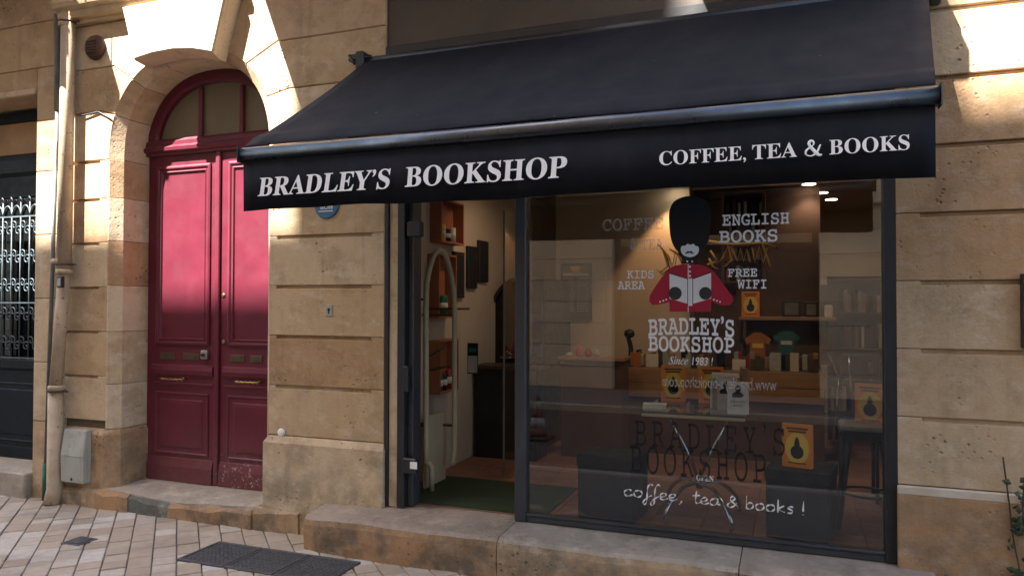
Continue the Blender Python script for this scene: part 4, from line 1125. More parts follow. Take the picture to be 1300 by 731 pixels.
for i, (x, y) in enumerate(pts):
    yy = .36+.34*(x-541)/36; P3.append(PY(x, y, yy))
MB().tube(smooth_open(P3, 4), .020, 12).build('pipe_loop', M['cream'], pp)
MB().tube([PY(541, 586, .36), PY(548, 592, .37), PY(548, 622, .40)], .020, 12).build('pipe_foot', M['cream'], pp)
for (x, y) in ((541, 380), (541, 540), (577, 400), (577, 540)):
    q = PY(x, y, .36+.34*(x-541)/36)
    MB().box(XW0, q.x+.012, q.y-.012, q.y+.012, q.z-.008, q.z+.008, .002).build('wall_clip', M['slot'], pp)
rk = thing('magazine_rack', 'reddish wire rack shelf crossing the pipe loop by the doorway', 'rack', PY(560, 392, .6))
for i, (a, b) in enumerate((((538, 392), (596, 392)), ((545, 470), (578, 463)), ((545, 452), (565, 440)))):
    MB().tube([PY(*a, .7), PY(*b, .75)], .008, 6).build('rack_bar', M['slot'], rk)
A, B = PY(549, 623, .42), PY(576, 606, .75)
rb = MB().loft([[(-2.46, .42, ZF+.02), (-2.44, .42, ZF+.02), (-2.44, .74, ZF+.02), (-2.46, .74, ZF+.02)], [(-2.46, .42, .78), (-2.44, .42, .78), (-2.44, .74, .78), (-2.46, .74, .78)]]).build('cream_panel', M['cream']); tag(rb, 'cream boxed panel standing low beside the heating pipe', 'panel')
fy = [(1.21, 1.42), (1.49, 1.69), (1.73, 1.95)]
for i, (a, b) in enumerate(fy):
    lab = ['black framed picture nearest the crates on the left shop wall', 'middle black framed picture on the left shop wall', 'black framed picture farthest into the shop, above the display fridge'][i]
    zt_ = PY((580, 597, 611)[i], (320, 313, 306)[i], (a+b)/2).z; zb_ = PY((580, 597, 611)[i], (378, 366, 358)[i], (a+b)/2).z
    t = thing('picture_frame', lab, 'picture', (XW0, (a+b)/2, zb_), group='black frames on the left shop wall')
    MB().box(XW0, XW0+.025, a, b, zb_, zt_, .004).build('frame', M['black'], t)
    MB().box(XW0+.025, XW0+.027, a+.03, b-.03, zb_+.03, zt_-.03).build('picture', M['cube'], t)
# curved display fridge
fd = thing('display_fridge', 'black pastry display fridge with curved glass front on the counter', 'fridge', (-2.3, 2.5, ZF))
FY0, FY1 = 2.15, 3.05
fl_ = [PY(x, y, FY0) for x, y in ((610, 462), (611, 440), (616, 412), (625, 385), (636, 366), (648, 356), (690, 354))]
fz = [(p.x, p.z) for p in fl_]; fp = smooth_open(fz[:-1], 4)+[Vector(fz[-1])]
FXR = fz[-1][0]; ZB_ = fz[0][1]
for y in (FY0, FY1): MB().tube([(p.x, y, p.y) for p in fp], .020, 8).build('side_rib', M['black'], fd)
MB().loft([[(p.x, y, p.y) for p in fp]+[(p.x+.008, y, p.y-.008) for p in reversed(fp)] for y in (FY0+.02, FY1-.02)]).build('curved_glass', M['glass2'], fd)
dgl = glass_mat('fridge_end_glass', (.10, .10, .11), .03, 1.0)
MB().loft([[(p.x, y, p.y) for p in fp]+[(FXR, y, ZB_)] for y in (FY0+.022, FY0+.028)]).build('end_glass', dgl, fd)
for px_, py_ in ((622, 392), (617, 412), (613, 436)):
    q = PY(px_+4, py_, FY0); MB().box(q.x, FXR, FY0+.03, FY1-.03, q.z-.008, q.z+.006).build('shelf', M['greypipe'], fd)
MB().box(fz[0][0]-.02, FXR+.02, FY0-.02, FY1+.02, ZF, ZB_, .01).build('cabinet', M['black'], fd)
MB().box(FXR-.02, FXR+.01, FY0, FY1, ZB_, fz[-1][1]).build('back_panel', M['black'], fd)
MB().loft([[(p.x, y, p.y) for p in fp]+[(FXR, y, ZB_)] for y in (FY1-.02, FY1-.01)]).build('far_end_panel', M['black'], fd)
q = PY(617+4, 412, FY0)
for i in range(6):
    yy = FY0+.1+i*.13
    tp = MB().lathe((q.x+.10+.04*(i % 2), yy, q.z+.007), [(.03, 0), (.04, .02), (.02, .045)], 10).build('pastry', M[('wood', 'crate', 'yellow')[i % 3]], None)
    tag(tp, ('small brown', 'small reddish', 'small yellow')[i % 3]+' cake on the fridge shelf, '+('first', 'second', 'third', 'fourth', 'fifth', 'sixth')[i]+' from the window', 'cake', 'cakes in the display fridge')
ct = thing('bar_counter', 'dark bar counter beyond the doorway', 'counter', (-1.4, 2.3, ZF))
MB().box(-2.58, -2.02, 1.62, 1.90, ZF, 1.02, .006).build('counter_body', M['black'], ct)
MB().box(-2.6, -2.0, 1.60, 1.92, 1.02, 1.05, .004).build('counter_top', M['slot'], ct)
cm = thing('tap_fitting', 'small chrome tap fitting on the dark bar counter', 'tap', (-2.4, 1.8, 1.05))
MB().tube([(-2.36, 1.75, 1.05), (-2.36, 1.75, 1.14), (-2.32, 1.72, 1.17), (-2.28, 1.70, 1.14)], .01, 8).build('spout', M['chrome'], cm)
MB().cyl((-2.40, 1.75, 1.11), (-2.30, 1.75, 1.11), .008, 8).build('lever', M['chrome'], cm)
gd = thing('glass_door', 'open glass shop door with hours card swung into the shop', 'door', (-2.3, .8, ZF))
ga, gb = PY(607, 640, 1.15), PY(607, 262, 1.15)
MB().box(-2.07, -2.058, .98, 1.62, ZF+.02, 2.3).build('door_leaf', M['glass2'], gd)
MB().box(-2.071, -2.057, .974, .979, ZF+.02, 2.3).build('edge_strip', M['greypipe'], gd)
c = PY(600, 450, 1.0)
MB().box(c.x-.045, c.x+.045, 1.0, 1.004, c.z-.15, c.z+.09).build('hours_card', M['green_dark'], gd)
MB().box(c.x-.04, c.x+.04, .9965, .9995, c.z-.14, c.z-.01).build('hours_notice', M['util'], gd)
MB().box(c.x-.03, c.x+.03, .9965, .9995, c.z+.02, c.z+.05).build('hours_stripe', M['teal'], gd)

# ---- window display
def cubebox(p, sx, sy, h, rz, lab):
    t = thing('display_cube', lab, 'display cube', p, rz, group='black display cubes in the window')
    m_ = MB().box(-sx/2, sx/2, -sy/2, sy/2, 0, h, .012); m_.build('cover', M['cube'], t, local=True)
    MB().box(-sx/2-.004, sx/2+.004, -sy/2-.004, sy/2+.004, h-.07, h-.004, .003).build('lid', M['cube'], t, local=True)
c = [PZ(730, 662, ZF), PZ(797, 668, ZF), PZ(821, 655, ZF)]
cubebox((-1.06, .30, ZF), .35, .33, .40, R(-7), 'black display cube with empty top behind the left part of the window')
cubebox((.045, .335, ZF), .34, .33, .40, R(-10), 'black display cube carrying an orange book at the window')
def book(p, w_, h_, d_, rz, lab, m_='bookyellow', motif=True, tilt=0, group='orange covered books in the window', lie=False, name='book'):
    t = thing(name, lab, 'book', p, rz, group=group); t.rotation_euler = (R(tilt), 0, rz)
    MB().box(-w_/2, w_/2, -d_/2, -d_/2+.003, 0, h_).build('front_cover', M[m_], t, local=True)
    MB().box(-w_/2, w_/2, d_/2-.003, d_/2, 0, h_).build('back_cover', M[m_], t, local=True)
    MB().box(-w_/2, -w_/2+.003, -d_/2+.0031, d_/2-.0031, 0, h_).build('spine', M[m_], t, local=True)
    MB().box(-w_/2+.0031, w_/2-.004, -d_/2+.0031, d_/2-.0031, .003, h_-.003).build('pages', M['pages'], t, local=True)
    y = -d_/2-.0006
    def flat(P, nm, mm):
        return MB().loft([[(x*w_, y, z*h_) for x, z in P], [(x*w_, y+.0004, z*h_) for x, z in P]]).build(nm, M[mm], t, local=True)
    if motif:
        flat([(.40*math.cos(i/20*2*math.pi), .45+.36*math.sin(i/20*2*math.pi)) for i in range(20)], 'cover_sunburst', 'yellow'); y -= .0005
        flat([(.22*math.cos(i/16*2*math.pi), .36+.16*math.sin(i/16*2*math.pi)) for i in range(16)], 'cover_emblem', 'ink')
        flat([(-.10, .52), (0, .50), (.10, .52), (.06, .66), (0, .72), (-.06, .66)], 'cover_emblem', 'ink')
        for q, ww in ((.88, .36), (.81, .30)): flat([(-ww, q), (ww, q), (ww, q+.045), (-ww, q+.045)], 'title_band', 'slot')
        flat([(-.3, .09), (.3, .09), (.3, .12), (-.3, .12)], 'author_band', 'slot')
    return t
def bookat(x, yb_, Y, w_, h_, d_, rz, lab, **k):
    p = PY(x, yb_, Y); return book((p.x, Y, p.z), w_, h_, d_, rz, lab, **k)
p = PY(1013, 602, .30)
book((p.x, .26, ZF+.402), .165, .245, .035, R(-14), 'orange covered book standing on the right black cube')
bookat(1105, 538, .62, .165, .24, .03, R(-12), 'orange covered book standing on the bar stool at the right')
# glass table
TB = .915
tb = thing('folding_table', 'glass topped table on crossed chrome legs in the window', 'table', (-.58, .55, ZF))
MB().box(-.90, -.265, .36, .95, TB-.014, TB, .004).build('table_top', M['fade_top'] if 'fade_top' in M else glass_mat('table_glass', (.55, .53, .48), .10, 1.0), tb)
MB().box(-.895, -.27, .37, .385, TB-.034, TB-.015, .003).build('top_rail', M['cream'], tb)
MB().box(-.895, -.27, .93, .945, TB-.034, TB-.015, .003).build('top_rail', M['cream'], tb)
for (p0, p1, p2, nm) in (((-.74, .45, TB-.02), (-.58, .45, .62), (-.47, .40, .47)), ((-.40, .45, TB-.02), (-.52, .45, .62), (-.60, .42, .47)),
                         ((-.74, .85, TB-.02), (-.58, .80, .62), (-.50, .70, .47)), ((-.40, .85, TB-.02), (-.52, .80, .62), (-.60, .70, .47))) and [((-.74, .45, TB-.02), (-.62, .45, .66), (-.55, .48, .47), 'a'), ((-.37, .45, TB-.02), (-.48, .45, .66), (-.56, .48, .47), 'b')]:
    MB().tube([p0, p1, p2], .010, 8).build('leg', M['chrome'], tb)
hub = Vector((-.555, .50, .46))
for (x, y) in ((-.72, .22), (-.34, .20), (-.33, .66), (-.78, .72)):
    MB().tube(smooth_open([hub, hub+(Vector((x, y, ZF+.16))-hub)*.5+Vector((0, 0, .02)), Vector((x*.96+hub.x*.04, y, ZF+.10)), Vector((x, y, ZF+.012))], 5), .013, 8).build('foot', M['chrome'], tb)
MB().cyl(hub+Vector((0, 0, -.03)), hub+Vector((0, 0, .06)), .022, 12).build('hub', M['chrome'], tb)
book((-.835, .50, TB+.001+.0), .15, .105, .045, 0, 'cream paperback lying flat on the left of the glass table', m_='paper', motif=False, group='pale books on the glass table').rotation_euler = (R(-90), 0, R(8))
bpy.data.objects['book'] if False else None
hl = [(936, 520, .46, 'white book with dark portrait and title Hamlet, foremost on the glass table')]
def hamlet(p, lab, rz=0, w_=.125, h_=.195, title=True):
    t = book(p, w_, h_, .03, rz, lab, m_='paper', motif=False, group='pale books on the glass table')
    y = -.0156
    def fl(P, nm, mm): return MB().loft([[(x, y, z) for x, z in P], [(x, y+.0004, z) for x, z in P]]).build(nm, M[mm], t, local=True)
    fl([(.0+.018*math.cos(i), h_*.80+.022*math.sin(i)) for i in [k*math.pi/6 for k in range(12)]], 'portrait_head', 'ink')
    fl([(-.034, h_*.52), (.02, h_*.52), (.034, h_*.60), (.012, h_*.70), (-.018, h_*.70), (-.036, h_*.62)], 'portrait_body', 'ink')
    if title:
        q = bpy.data.curves.new('t', 'FONT'); bpy.data.curves.remove(q)
        e = text_mesh('Hamlet', 'ital', -.045, .045, h_*.36, h_*.44, -.0160, M['ink'], 'title', t)
        for v in e.data.vertices: v.co += world_origin(t)
        for k_, z in enumerate((.28, .24)): fl([(-.03, h_*z), (.03, h_*z), (.03, h_*z+.003), (-.03, h_*z+.003)], 'text_line', 'slot')
p = PY(937, 518, .44); hamlet((p.x, .44, TB+.001), 'white book with dark portrait titled Hamlet, foremost on the glass table', R(6))
p = PY(921, 515, .58); hamlet((p.x, .58, TB+.001), 'white portrait book standing just behind the Hamlet one', R(6), .10, .20, False)
p = PY(908, 512, .62); book((p.x, .66, TB+.001), .06, .19, .05, R(20), 'plain cream book leaning at the left of the white portrait books', m_='paper', motif=False, group='pale books on the glass table')
p = PY(921, 463, .66); book((p.x, .66, TB+.205), .17, .02, .11, R(4), 'cream book lying across the tops of the standing white books', m_='paper', motif=False, group='pale books on the glass table')
p = PY(944, 515, .66); book((p.x+.0, .72, TB+.001), .035, .26, .12, R(10), 'tall tan book at the right end behind the Hamlet one', m_='crate' if False else 'wood', motif=False, group='pale books on the glass table')
bookat(855, 503, .88, .165, .245, .03, R(2), 'orange covered book at the left back of the glass table').location.z = TB+.001
bookat(903, 503, .88, .165, .245, .03, R(2), 'orange covered book half hidden behind the cream books on the table').location.z = TB+.001
# bar stool at the right
sx_, sy_ = .43, .62
sz = PY(1090, 541, .62).z
stl = thing('bar_stool', 'black bar stool with pale seat behind the right end of the window', 'stool', (sx_, sy_, ZF))
p = PY(1105, 538, .62)
MB().box(p.x-.17, p.x+.12, .52, .78, p.z-.035, p.z-.002, .01).build('seat', M['util'], stl)
MB().box(p.x-.15, p.x+.10, .54, .76, p.z-.09, p.z-.036, .004).build('seat_frame', M['black'], stl)
cxs = p.x-.025
for dx in (-1, 1):
    for dy in (-1, 1): MB().tube([(cxs+dx*.09, .65+dy*.08, p.z-.09), (cxs+dx*.16, .65+dy*.15, ZF+.003)], .014, 8).build('leg', M['black'], stl)
MB().tube([(cxs+.14*math.cos(a), .65+.14*math.sin(a), ZF+.2) for a in [k*math.pi/8 for k in range(17)]], .008, 6).build('foot_ring', M['black'], stl)
# long book counter behind the window
def at(x, y, Y): return PY(x, y, Y)
YC = 2.3
a, b = at(793, 470, YC), at(1047, 508, YC)
zc1, zc0 = at(920, 470, YC).z, at(920, 508, YC).z
bc = thing('book_counter', 'long wooden book display counter across the middle of the shop', 'counter', ((a.x+b.x)/2, YC, ZF))
MB().box(a.x, b.x, YC, YC+.03, zc0, zc1, .003).build('front_board', M['wood'], bc)
MB().box(a.x, b.x, YC+.031, YC+.5, zc1-.03, zc1-.002, .003).build('counter_top', M['slot'], bc)
MB().box(a.x, b.x, YC+.031, YC+.5, ZF, zc1-.031, .003).build('counter_body', M['in_brown'], bc)
MB().box(a.x, b.x, YC-.002, YC, (zc0+zc1)/2-.003, (zc0+zc1)/2+.001).build('board_joint', M['slot'], bc)
rr = random.Random(5)
cols = ['paper', 'paper', 'slot', 'util', 'paper', 'teal', 'cream', 'redb', 'orangecloth', 'navy_panel']
nbk = 0
for i in range(11):
    x = a.x+.08+i*(b.x-a.x-.16)/10; h_ = rr.uniform(.08, .16); w_ = rr.uniform(.06, .11)
    mm = rr.choice(cols); nm = {'paper': 'cream', 'slot': 'brown', 'util': 'grey', 'teal': 'teal', 'cream': 'pale', 'redb': 'red', 'orangecloth': 'orange', 'navy_panel': 'navy'}[mm]
    ords = ['first', 'second', 'third', 'fourth', 'fifth', 'sixth', 'seventh', 'eighth', 'ninth', 'tenth', 'eleventh'][i]
    book((x, YC+.1, zc1), w_, h_, .02, R(rr.uniform(-12, 12)), f'small {nm} book, {ords} from the left on the wooden display counter', m_=mm, motif=False, group='small books along the wooden counter')
x = a.x+.05; k_ = 0
while x < b.x-.06:
    w_ = rr.uniform(.022, .05); h_ = rr.uniform(.09, .15); mm = rr.choice(['navy_panel', 'slot', 'redb', 'green_dark', 'slot', 'util', 'in_brown', 'wood'])
    bo = MB().box(x, x+w_-.002, YC+.26, YC+.40, zc1, zc1+h_, .002).build('book', M[mm]); k_ += 1
    tag(bo, f"{HUE[mm]} book, {ordn(min(k_-1, 39))} from the left in the back row on the wooden counter", 'book', 'upright books in the back row of the counter'); x += w_
    if rr.random() < .2: x += rr.uniform(.02, .09)
# upper shelf with objects
YS = 2.9
a2, b2 = at(938, 402, YS), at(1062, 408, YS)
sh = thing('wall_shelf', 'wooden shelf above the display counter with book and frames', 'shelf', ((a2.x+b2.x)/2, YS, a2.z))
MB().box(a2.x, b2.x, YS, YS+.3, a2.z-.03, a2.z, .003).build('board', M['wood'], sh)
for x in (a2.x+.05, b2.x-.05): MB().box(x-.015, x+.015, YS+.02, YS+.28, a2.z-.20, a2.z-.031).build('support', M['slot'], sh)
MB().box(a2.x-.04, b2.x+.03, YS+.31, YS+.33, zc1, a2.z+.30).build('back_board', M['in_brown'], sh)
q = at(953, 403, YS+.1); book((q.x, YS+.1, a2.z+.001), .16, .235, .03, 0, 'orange covered book standing on the upper wooden shelf')
for i, (x, w_, h_, mm, lab) in enumerate(((1005, .16, .15, 'black', 'black photo frame on the shelf beside the orange book'), (1030, .12, .14, 'black', 'small black frame near the right end of the shelf'))):
    q = at(x, 403, YS+.12); t = thing('photo_frame', lab, 'frame', (q.x, YS+.12, a2.z), group='frames on the upper shelf')
    MB().box(q.x-w_/2, q.x+w_/2, YS+.11, YS+.13, a2.z+.001, a2.z+h_, .003).build('frame', M[mm], t)
    MB().box(q.x-w_/2+.02, q.x+w_/2-.02, YS+.108, YS+.1095, a2.z+.02, a2.z+h_-.02).build('print', M['greypipe'], t)
q = at(1052, 403, YS+.1); tp = MB().box(q.x-.035, q.x+.035, YS+.06, YS+.12, a2.z+.001, a2.z+.11, .01).build('paper_cup', M['paper']); tag(tp, 'pale cup at the right end of the upper shelf', 'cup')
# pink house and small props behind
q = at(990, 378, 3.9)
ph = thing('pink_cabinet', 'pink toy cabinet with arched opening deep in the shop', 'cabinet', (q.x, 3.9, 1.5))
def pk(x0, y0, x1, y1, yy0, yy1, nm, mm):
    A, B = at(x0, y1, 3.9), at(x1, y0, 3.9); return MB().box(A.x, B.x, yy0, yy1, A.z, B.z, .008).build(nm, M[mm], ph)
pk(973, 340, 1003, 400, 3.9, 4.1, 'body', 'pink'); pk(979, 352, 992, 380, 3.894, 3.90, 'opening', 'greypipe')
pk(1003, 372, 1014, 392, 3.95, 4.05, 'side_wing', 'pink')
tee1 = thing('hanging_shirt', 'orange shirt hanging on the front of the shelf unit', 'shirt', at(962, 440, YS-.02), group='shirts hanging below the shelf')
tee2 = thing('hanging_shirt', 'teal shirt hanging to the right of the orange one', 'shirt', at(998, 440, YS-.02), group='shirts hanging below the shelf')
for t, x0, x1, y0, y1, mm in ((tee1, 945, 979, 422, 461, 'orangecloth'), (tee2, 981, 1016, 420, 455, 'teal')):
    def q2(u, v): return at(x0+(x1-x0)*u, y0+(y1-y0)*v, YS-.03)
    P = [(.3, .03), (.38, .0), (.62, 0), (.70, .03), (1, .22), (.9, .40), (.78, .32), (.78, 1), (.22, 1), (.22, .32), (.1, .40), (0, .22)]
    Q = [q2(*p) for p in P]
    MB().loft([[(v.x, YS-.03, v.z) for v in Q], [(v.x, YS-.012, v.z) for v in Q]]).build('cloth', M[mm], t)
    A = q2(.3, .35); B = q2(.7, .5); MB().box(A.x, B.x, YS-.034, YS-.0305, B.z, A.z).build('chest_print', M['paper' if mm == 'teal' else 'yellow'], t)
    A = q2(.5, 0); MB().tube([(A.x-.08, YS-.02, A.z-.01), (A.x, YS-.02, A.z+.02), (A.x+.08, YS-.02, A.z-.01)], .004, 6).build('hanger', M['slot'], t)
# desk at the left middle
dk = thing('till_desk', 'brown desk with a light wooden edge behind the left of the window', 'desk', (-1.5, 2.6, ZF))
A, B = at(708, 452, 1.9), at(792, 447, 1.9)
MB().box(A.x, B.x, 1.9, 2.2, A.z-.03, A.z, .003).build('desk_top', M['wood'], dk)
MB().box(A.x+.02, B.x-.02, 1.93, 2.19, ZF, A.z-.031, .003).build('desk_body', M['in_brown'], dk)
for i, (x, mm, h_, lab) in enumerate(((735, 'pink', .10, 'small pink figure on the desk'), (747, 'redb', .07, 'small red pot on the desk'), (757, 'util', .06, 'small grey pot on the desk'), (723, 'paper', .03, 'low white dish on the desk'))):
    q = at(x, 450, 2.0); t = MB().lathe((q.x, 2.0, A.z+.001), [(.03, 0), (.035, h_*.5), (.018, h_*.8), (.02, h_)], 12).build('desk_ornament', M[mm]); tag(t, lab, 'ornament', 'things on the desk')
# dark lamp statue
q = at(799, 450, 2.45); lt = thing('desk_lamp', 'tall dark curved desk lamp left of the guardsman sticker', 'lamp', (q.x, 2.45, zc1))
MB().lathe((q.x, 2.45, zc1), [(.07, 0), (.07, .01), (.02, .02)], 16).build('base', M['black'], lt)
MB().tube(smooth_open([(q.x, 2.45, zc1+.01), (q.x+.015, 2.45, zc1+.15), (q.x-.01, 2.45, zc1+.26)], 5), .022, 8).build('stem', M['black'], lt)
MB().lathe((q.x, 2.45, zc1+.26), [(.03, 0), (.05, .02), (.045, .06), (.01, .075)], 14).build('lamp_head', M['black'], lt)
# menu board on the partition, above the desk
A, B = at(712, 406, 2.98), at(751, 334, 2.98)
mbd = thing('menu_board', 'dark menu board with yellow crest and lines of small print on the partition', 'board', ((A.x+B.x)/2, 2.98, A.z))
pw = MB().box(A.x-.06, -1.752, 3.0, 3.1, ZF, ZCE-.002).build('shop_partition', M['in_wall']); struct(pw)
MB().box(A.x, B.x, 2.965, 2.999, A.z, B.z, .004).build('frame', M['black'], mbd)
MB().box(A.x+.02, B.x-.02, 2.962, 2.9655, B.z-.13, B.z-.02).build('header', M['slot'], mbd)
cxm = (A.x+B.x)/2
MB().loft([[(cxm-.06, y, B.z-.03), (cxm+.06, y, B.z-.03), (cxm+.03, y, B.z-.085), (cxm-.03, y, B.z-.085)] for y in (2.960, 2.9615)]).build('crest', M['yellow'], mbd)
MB().box(A.x+.03, B.x-.03, 2.96, 2.9618, B.z-.125, B.z-.10).build('banner', M['paper'], mbd)
ml = MB()
for i in range(14):
    z = B.z-.16-i*.025
    for (u0, u1) in ((.1, .45), (.55, .9)):
        x = A.x+(B.x-A.x)*u0
        while x < A.x+(B.x-A.x)*u1-.01:
            w_ = rr.uniform(.012, .03); ml.box(x, min(x+w_, A.x+(B.x-A.x)*u1), 2.963, 2.9648, z, z+.008); x += w_+.006
ml.build('menu_lines', M['util'], mbd)['kind'] = 'stuff'
# tall dark bookcase upper middle
A, B = at(918, 400, 3.3), at(972, 228, 3.3)
bs = thing('tall_bookcase', 'dark red tall bookcase behind the guardsman sticker', 'bookcase', ((A.x+B.x)/2, 3.3, 1.4))
MB().box(A.x, A.x+.03, 3.1, 3.34, a2.z+.32, 2.66).build('side', M['in_brown'], bs); MB().box(B.x-.03, B.x, 3.1, 3.34, a2.z+.32, 2.66).build('side', M['in_brown'], bs)
for i in range(5):
    z = a2.z+.32+i*(2.66-a2.z-.34)/4
    MB().box(A.x+.031, B.x-.031, 3.11, 3.34, z, z+.02).build('shelf', M['in_brown'], bs)
    if i < 4:
        x = A.x+.04; k_ = 0
        while x < B.x-.05:
            w_ = rr.uniform(.02, .04); h_ = rr.uniform(.10, .16)
            mm = rr.choice(['navy_panel', 'slot', 'redb', 'green_dark', 'util', 'in_brown']); bo = MB().box(x, x+w_-.002, 3.15, 3.30, z+.021, z+.021+h_).build('book', M[mm]); k_ += 1; tag(bo, f"{HUE[mm]} book, {ordn(k_-1)} from the left on the {('bottom', 'second', 'third', 'top')[i]} shelf of the tall bookcase", 'book', 'books in the tall bookcase')
            x += w_
# angular garland strung behind the figure
gl = thing('paper_garland', 'orange outlined angular garland strung behind the guardsman sticker', 'garland', at(900, 330, .5))
seg = [[(838, 312), (842, 318), (848, 338), (838, 346), (835, 342)], [(836, 310), (846, 322), (853, 340), (858, 318), (866, 334)], [(850, 316), (862, 322), (868, 340)],
       [(900, 306), (930, 310), (968, 308), (985, 313)], [(902, 318), (912, 334), (918, 326), (924, 312), (929, 330), (920, 338)], [(930, 316), (936, 332), (940, 316), (944, 332), (948, 316), (952, 332)],
       [(955, 314), (958, 333), (964, 313), (969, 334), (974, 314)], [(968, 310), (974, 326), (978, 338)], [(900, 328), (905, 338), (912, 342), (908, 332), (898, 336)]]
for s_ in seg:
    MB().tube([PY(x, y, .5) for x, y in s_], .0065, 6).build('garland_piece', M['orangewire'], gl)
    MB().tube([PY(x+2.5, y+2.5, .51) for x, y in s_], .004, 6).build('garland_red_piece', M['redb'], gl)  # thinner red tube, offset just behind each orange piece
# chair frames at right behind the window
chf = thing('folding_chair', 'dark folding chair frame left of the bar stool', 'chair', at(1060, 600, 1.3))
for (p0, p1) in (((1052, 448), (1065, 480)), ((1066, 480), (1058, 560)), ((1078, 452), (1084, 540)), ((1104, 458), (1108, 480))):
    MB().tube([PY(*p0, 1.2), PY(*p1, 1.25)], .010, 8).build('frame_tube', M['chrome'], chf)
A, B = at(1068, 480, 1.3), at(1118, 450, 1.3)
MB().box(A.x, B.x, 1.3, 1.34, A.z, B.z, .01).build('backrest', M['in_brown'], chf)
A, B = at(1066, 560, 1.2), at(1118, 520, 1.2)
MB().box(A.x, B.x, 1.2, 1.55, at(1090, 548, 1.2).z-.03, at(1090, 548, 1.2).z, .01).build('seat', M['black'], chf)
for x in (A.x+.02, B.x-.02):
    for y in (1.22, 1.5): MB().cyl((x, y, ZF), (x, y, at(1090, 548, 1.2).z-.03), .012, 8).build('leg', M['black'], chf)
# right hand shelving along the far wall
rs = thing('wall_bookcase', 'brown bookcase with rows of dull books at the back right of the shop', 'bookcase', (1.0, 3.6, ZF))
MB().box(.32, 1.5, 3.62, 3.66, ZF, 1.85).build('back_panel', M['in_brown'], rs)
for z in (.55, .85, 1.15, 1.48, 1.8):
    MB().box(.32, 1.5, 3.35, 3.62, z, z+.022).build('shelf', M['in_brown'], rs)
for zi, z in enumerate((.572, .872, 1.172, 1.502)):
    x = .34; k_ = 0
    while x < 1.3:
        w_ = rr.uniform(.02, .045); h_ = rr.uniform(.15, .23)
        mm = rr.choice(['navy_panel', 'slot', 'redb', 'green_dark', 'util', 'paper', 'in_brown', 'wood', 'cream']); bo = MB().box(x, x+w_-.002, 3.40, 3.56, z+.001, z+h_).build('book', M[mm]); k_ += 1; tag(bo, f"{HUE[mm]} book, {ordn(k_-1)} from the left in the {('bottom', 'second', 'third', 'top')[zi]} row of the back right bookcase", 'book', 'books in the back right bookcase')
        x += w_
        if rr.random() < .12: x += .06

# ================================================================== OPPOSITE SIDE OF THE STREET
op = thing('stone_building', 'tall pale stone building across the street, seen reflected in the window glass', 'building', (0, -9.4, 0))
YO = -9.0
xo = -SX*9.0; hz = -SZ*9.0
open_x = [(-20.0, -17.5), (-14.5, -12.2), (-9.0, -7.4), (-3.1, .42), (2.6, 4.2)]
xs_ = -24.0
segs = []
for a, b in open_x: segs.append((xs_, a)); xs_ = b
segs.append((xs_, 9.0))
for a, b in segs:
    n = max(1, int((b-a)/1.4)); 
    for k in range(8):
        MB().box(a, b, YO-.4, YO-.0, k*.4+.003, k*.4+.397, .008).build('stone_block', M['opp_stone'], op)
MB().box(-24, 9, YO-.4, YO, 3.2, 2.13+hz).build('upper_wall', M['opp_stone'], op)
MB().box(-24, 9, YO-.02+.02, YO+.12, 3.2, 3.4, .02).build('string_course', M['opp_stone'], op)
MB().box(-24, 9, YO-6, YO-.41, 0, 2.13+hz-.6).build('house_mass', M['render'], op)
# eaves, raised attic and two chimney stacks: unseen, the last two added to shape the sunlight opposite
MB().box(.551+xo, 9, YO-.4, YO-.001, 2.131+hz, 2.62+hz).build('parapet', M['opp_stone'], op)
MB().box(-3.28+xo, .55+xo, YO-.4, YO-.001, 2.131+hz, 3.12+hz).build('shading_attic', M['opp_stone'], op)
MB().box(-3.28+xo, -.86+xo, YO-.4, YO-.001, 3.121+hz, 4.7+hz).build('shading_stack', M['opp_stone'], op)
MB().box(-.44+xo, .55+xo, YO-.4, YO-.001, 3.121+hz, 4.7+hz).build('shading_stack', M['opp_stone'], op)
for a, b in open_x:
    fm = MB(); fm.box(a, a+.1, YO-.3, YO-.2, 0, 3.2); fm.box(b-.1, b, YO-.3, YO-.2, 0, 3.2); fm.box(a+.1, b-.1, YO-.3, YO-.2, 2.5, 2.62); fm.box(a+.1, b-.1, YO-.3, YO-.2, 0, .5)
    fr_ = fm.build('opening_frame', M['green_dark'], op)
    MB().box(a+.1, b-.1, YO-.28, YO-.27, .5, 2.5).build('pane', M['black'], fr_)
# windows of the first floor
for i in range(10):
    x = -20.4+i*2.8
    wf = MB().box(x, x+1.0, YO-.0, YO+.03, 4.4, 6.6, .01).build('window', M['kerb'], op)
    MB().box(x+.08, x+.92, YO+.031, YO+.036, 4.5, 6.5).build('pane', M['black'], wf)
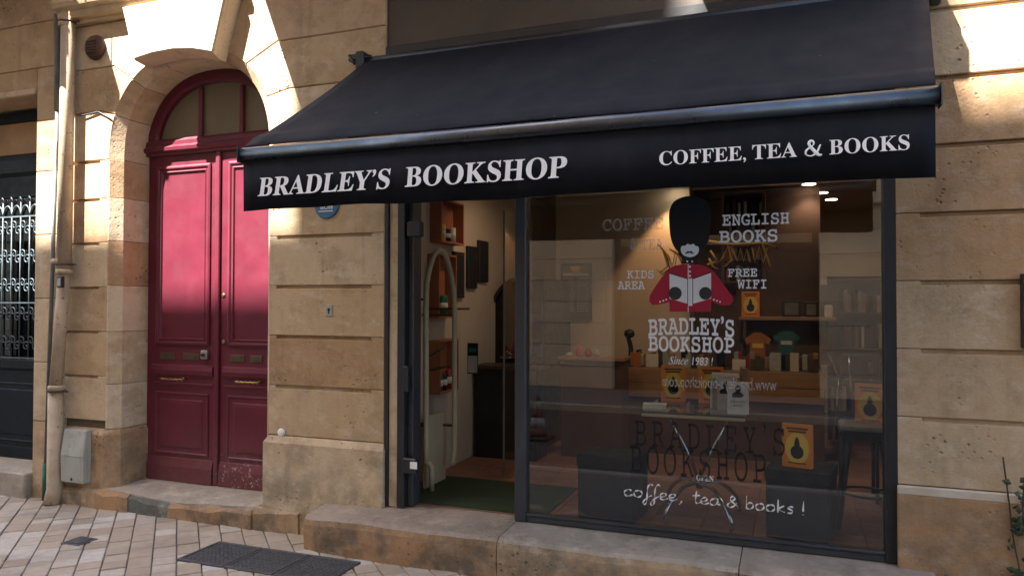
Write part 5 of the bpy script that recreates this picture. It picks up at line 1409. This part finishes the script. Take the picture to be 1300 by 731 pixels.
# traffic cone seen in the glass
q = PZ(680, 548, 0.0)
tc = thing('traffic_cone', 'red and white traffic cone in the road, seen reflected in the glass', 'cone', (q.x, -q.y, -.1))
bx_, by_ = q.x, -q.y
MB().box(bx_-.17, bx_+.17, by_-.17, by_+.17, -.1, -.06, .01).build('base', M['black'], tc)
for i, (z0, z1, mm) in enumerate(((-.06, .05, 'cone'), (.05, .17, 'conewhite'), (.17, .27, 'cone'), (.27, .37, 'conewhite'), (.37, .45, 'cone'))):
    r0, r1 = .12-.1*(z0+.06)/.51, .12-.1*(z1+.06)/.51
    MB().lathe((bx_, by_, 0), [(r0, z0), (r1, z1)], 20).build('cone_band', M[mm], tc)

# ================================================================== VINE at the right edge
vn = thing('climbing_plant', 'thin climbing weed growing up the pier at the right edge', 'plant', (1.02, -.06, 0))
rv = random.Random(11)
stems = [[(1.06, -.05, .0), (1.03, -.06, .25), (1.0, -.045, .45), (.985, -.04, .62), (.965, -.02, .84)], [(1.07, -.05, .0), (1.07, -.07, .3), (1.04, -.05, .55), (1.05, -.03, .72)], [(1.12, -.05, 0), (1.12, -.06, .35), (1.08, -.05, .6)]]
sm_ = MB()
for s_ in stems: sm_.tube(smooth_open(s_, 4), .004, 5)
sm_.build('stem', M['stem'], vn)
protoL = []
for k in range(3):
    w_, l_ = .012+.003*k, .034+.005*k
    mb = MB(); mb.v = [(0, 0, 0), (w_, .004, l_*.4), (0, -.003, l_*.45), (-w_, .004, l_*.4), (0, .002, l_)]; mb.f = [(0, 1, 2), (0, 2, 3), (1, 4, 2), (2, 4, 3)]; mb.sm = [False]*4
    protoL.append(mb.build('leaf', M['leaf'], vn, local=True))
first = [True]*3
for i in range(150):
    s_ = stems[rv.choice((0, 1, 1, 2, 2))]; u = rv.random()**1.6*(len(s_)-1.01); k = int(u); p = Vector(s_[k]).lerp(Vector(s_[k+1]), u-k)
    j = rv.randrange(3)
    if first[j]: o = protoL[j]; first[j] = False
    else: o = protoL[j].copy(); COL.objects.link(o)
    o.location = p-Vector((1.02, -.06, 0))+Vector((rv.uniform(-.03, .03), rv.uniform(-.03, .0), rv.uniform(-.02, .02)))
    o.rotation_euler = (rv.uniform(-.9, .9), rv.uniform(-1.6, 1.6), rv.uniform(-1, 1))
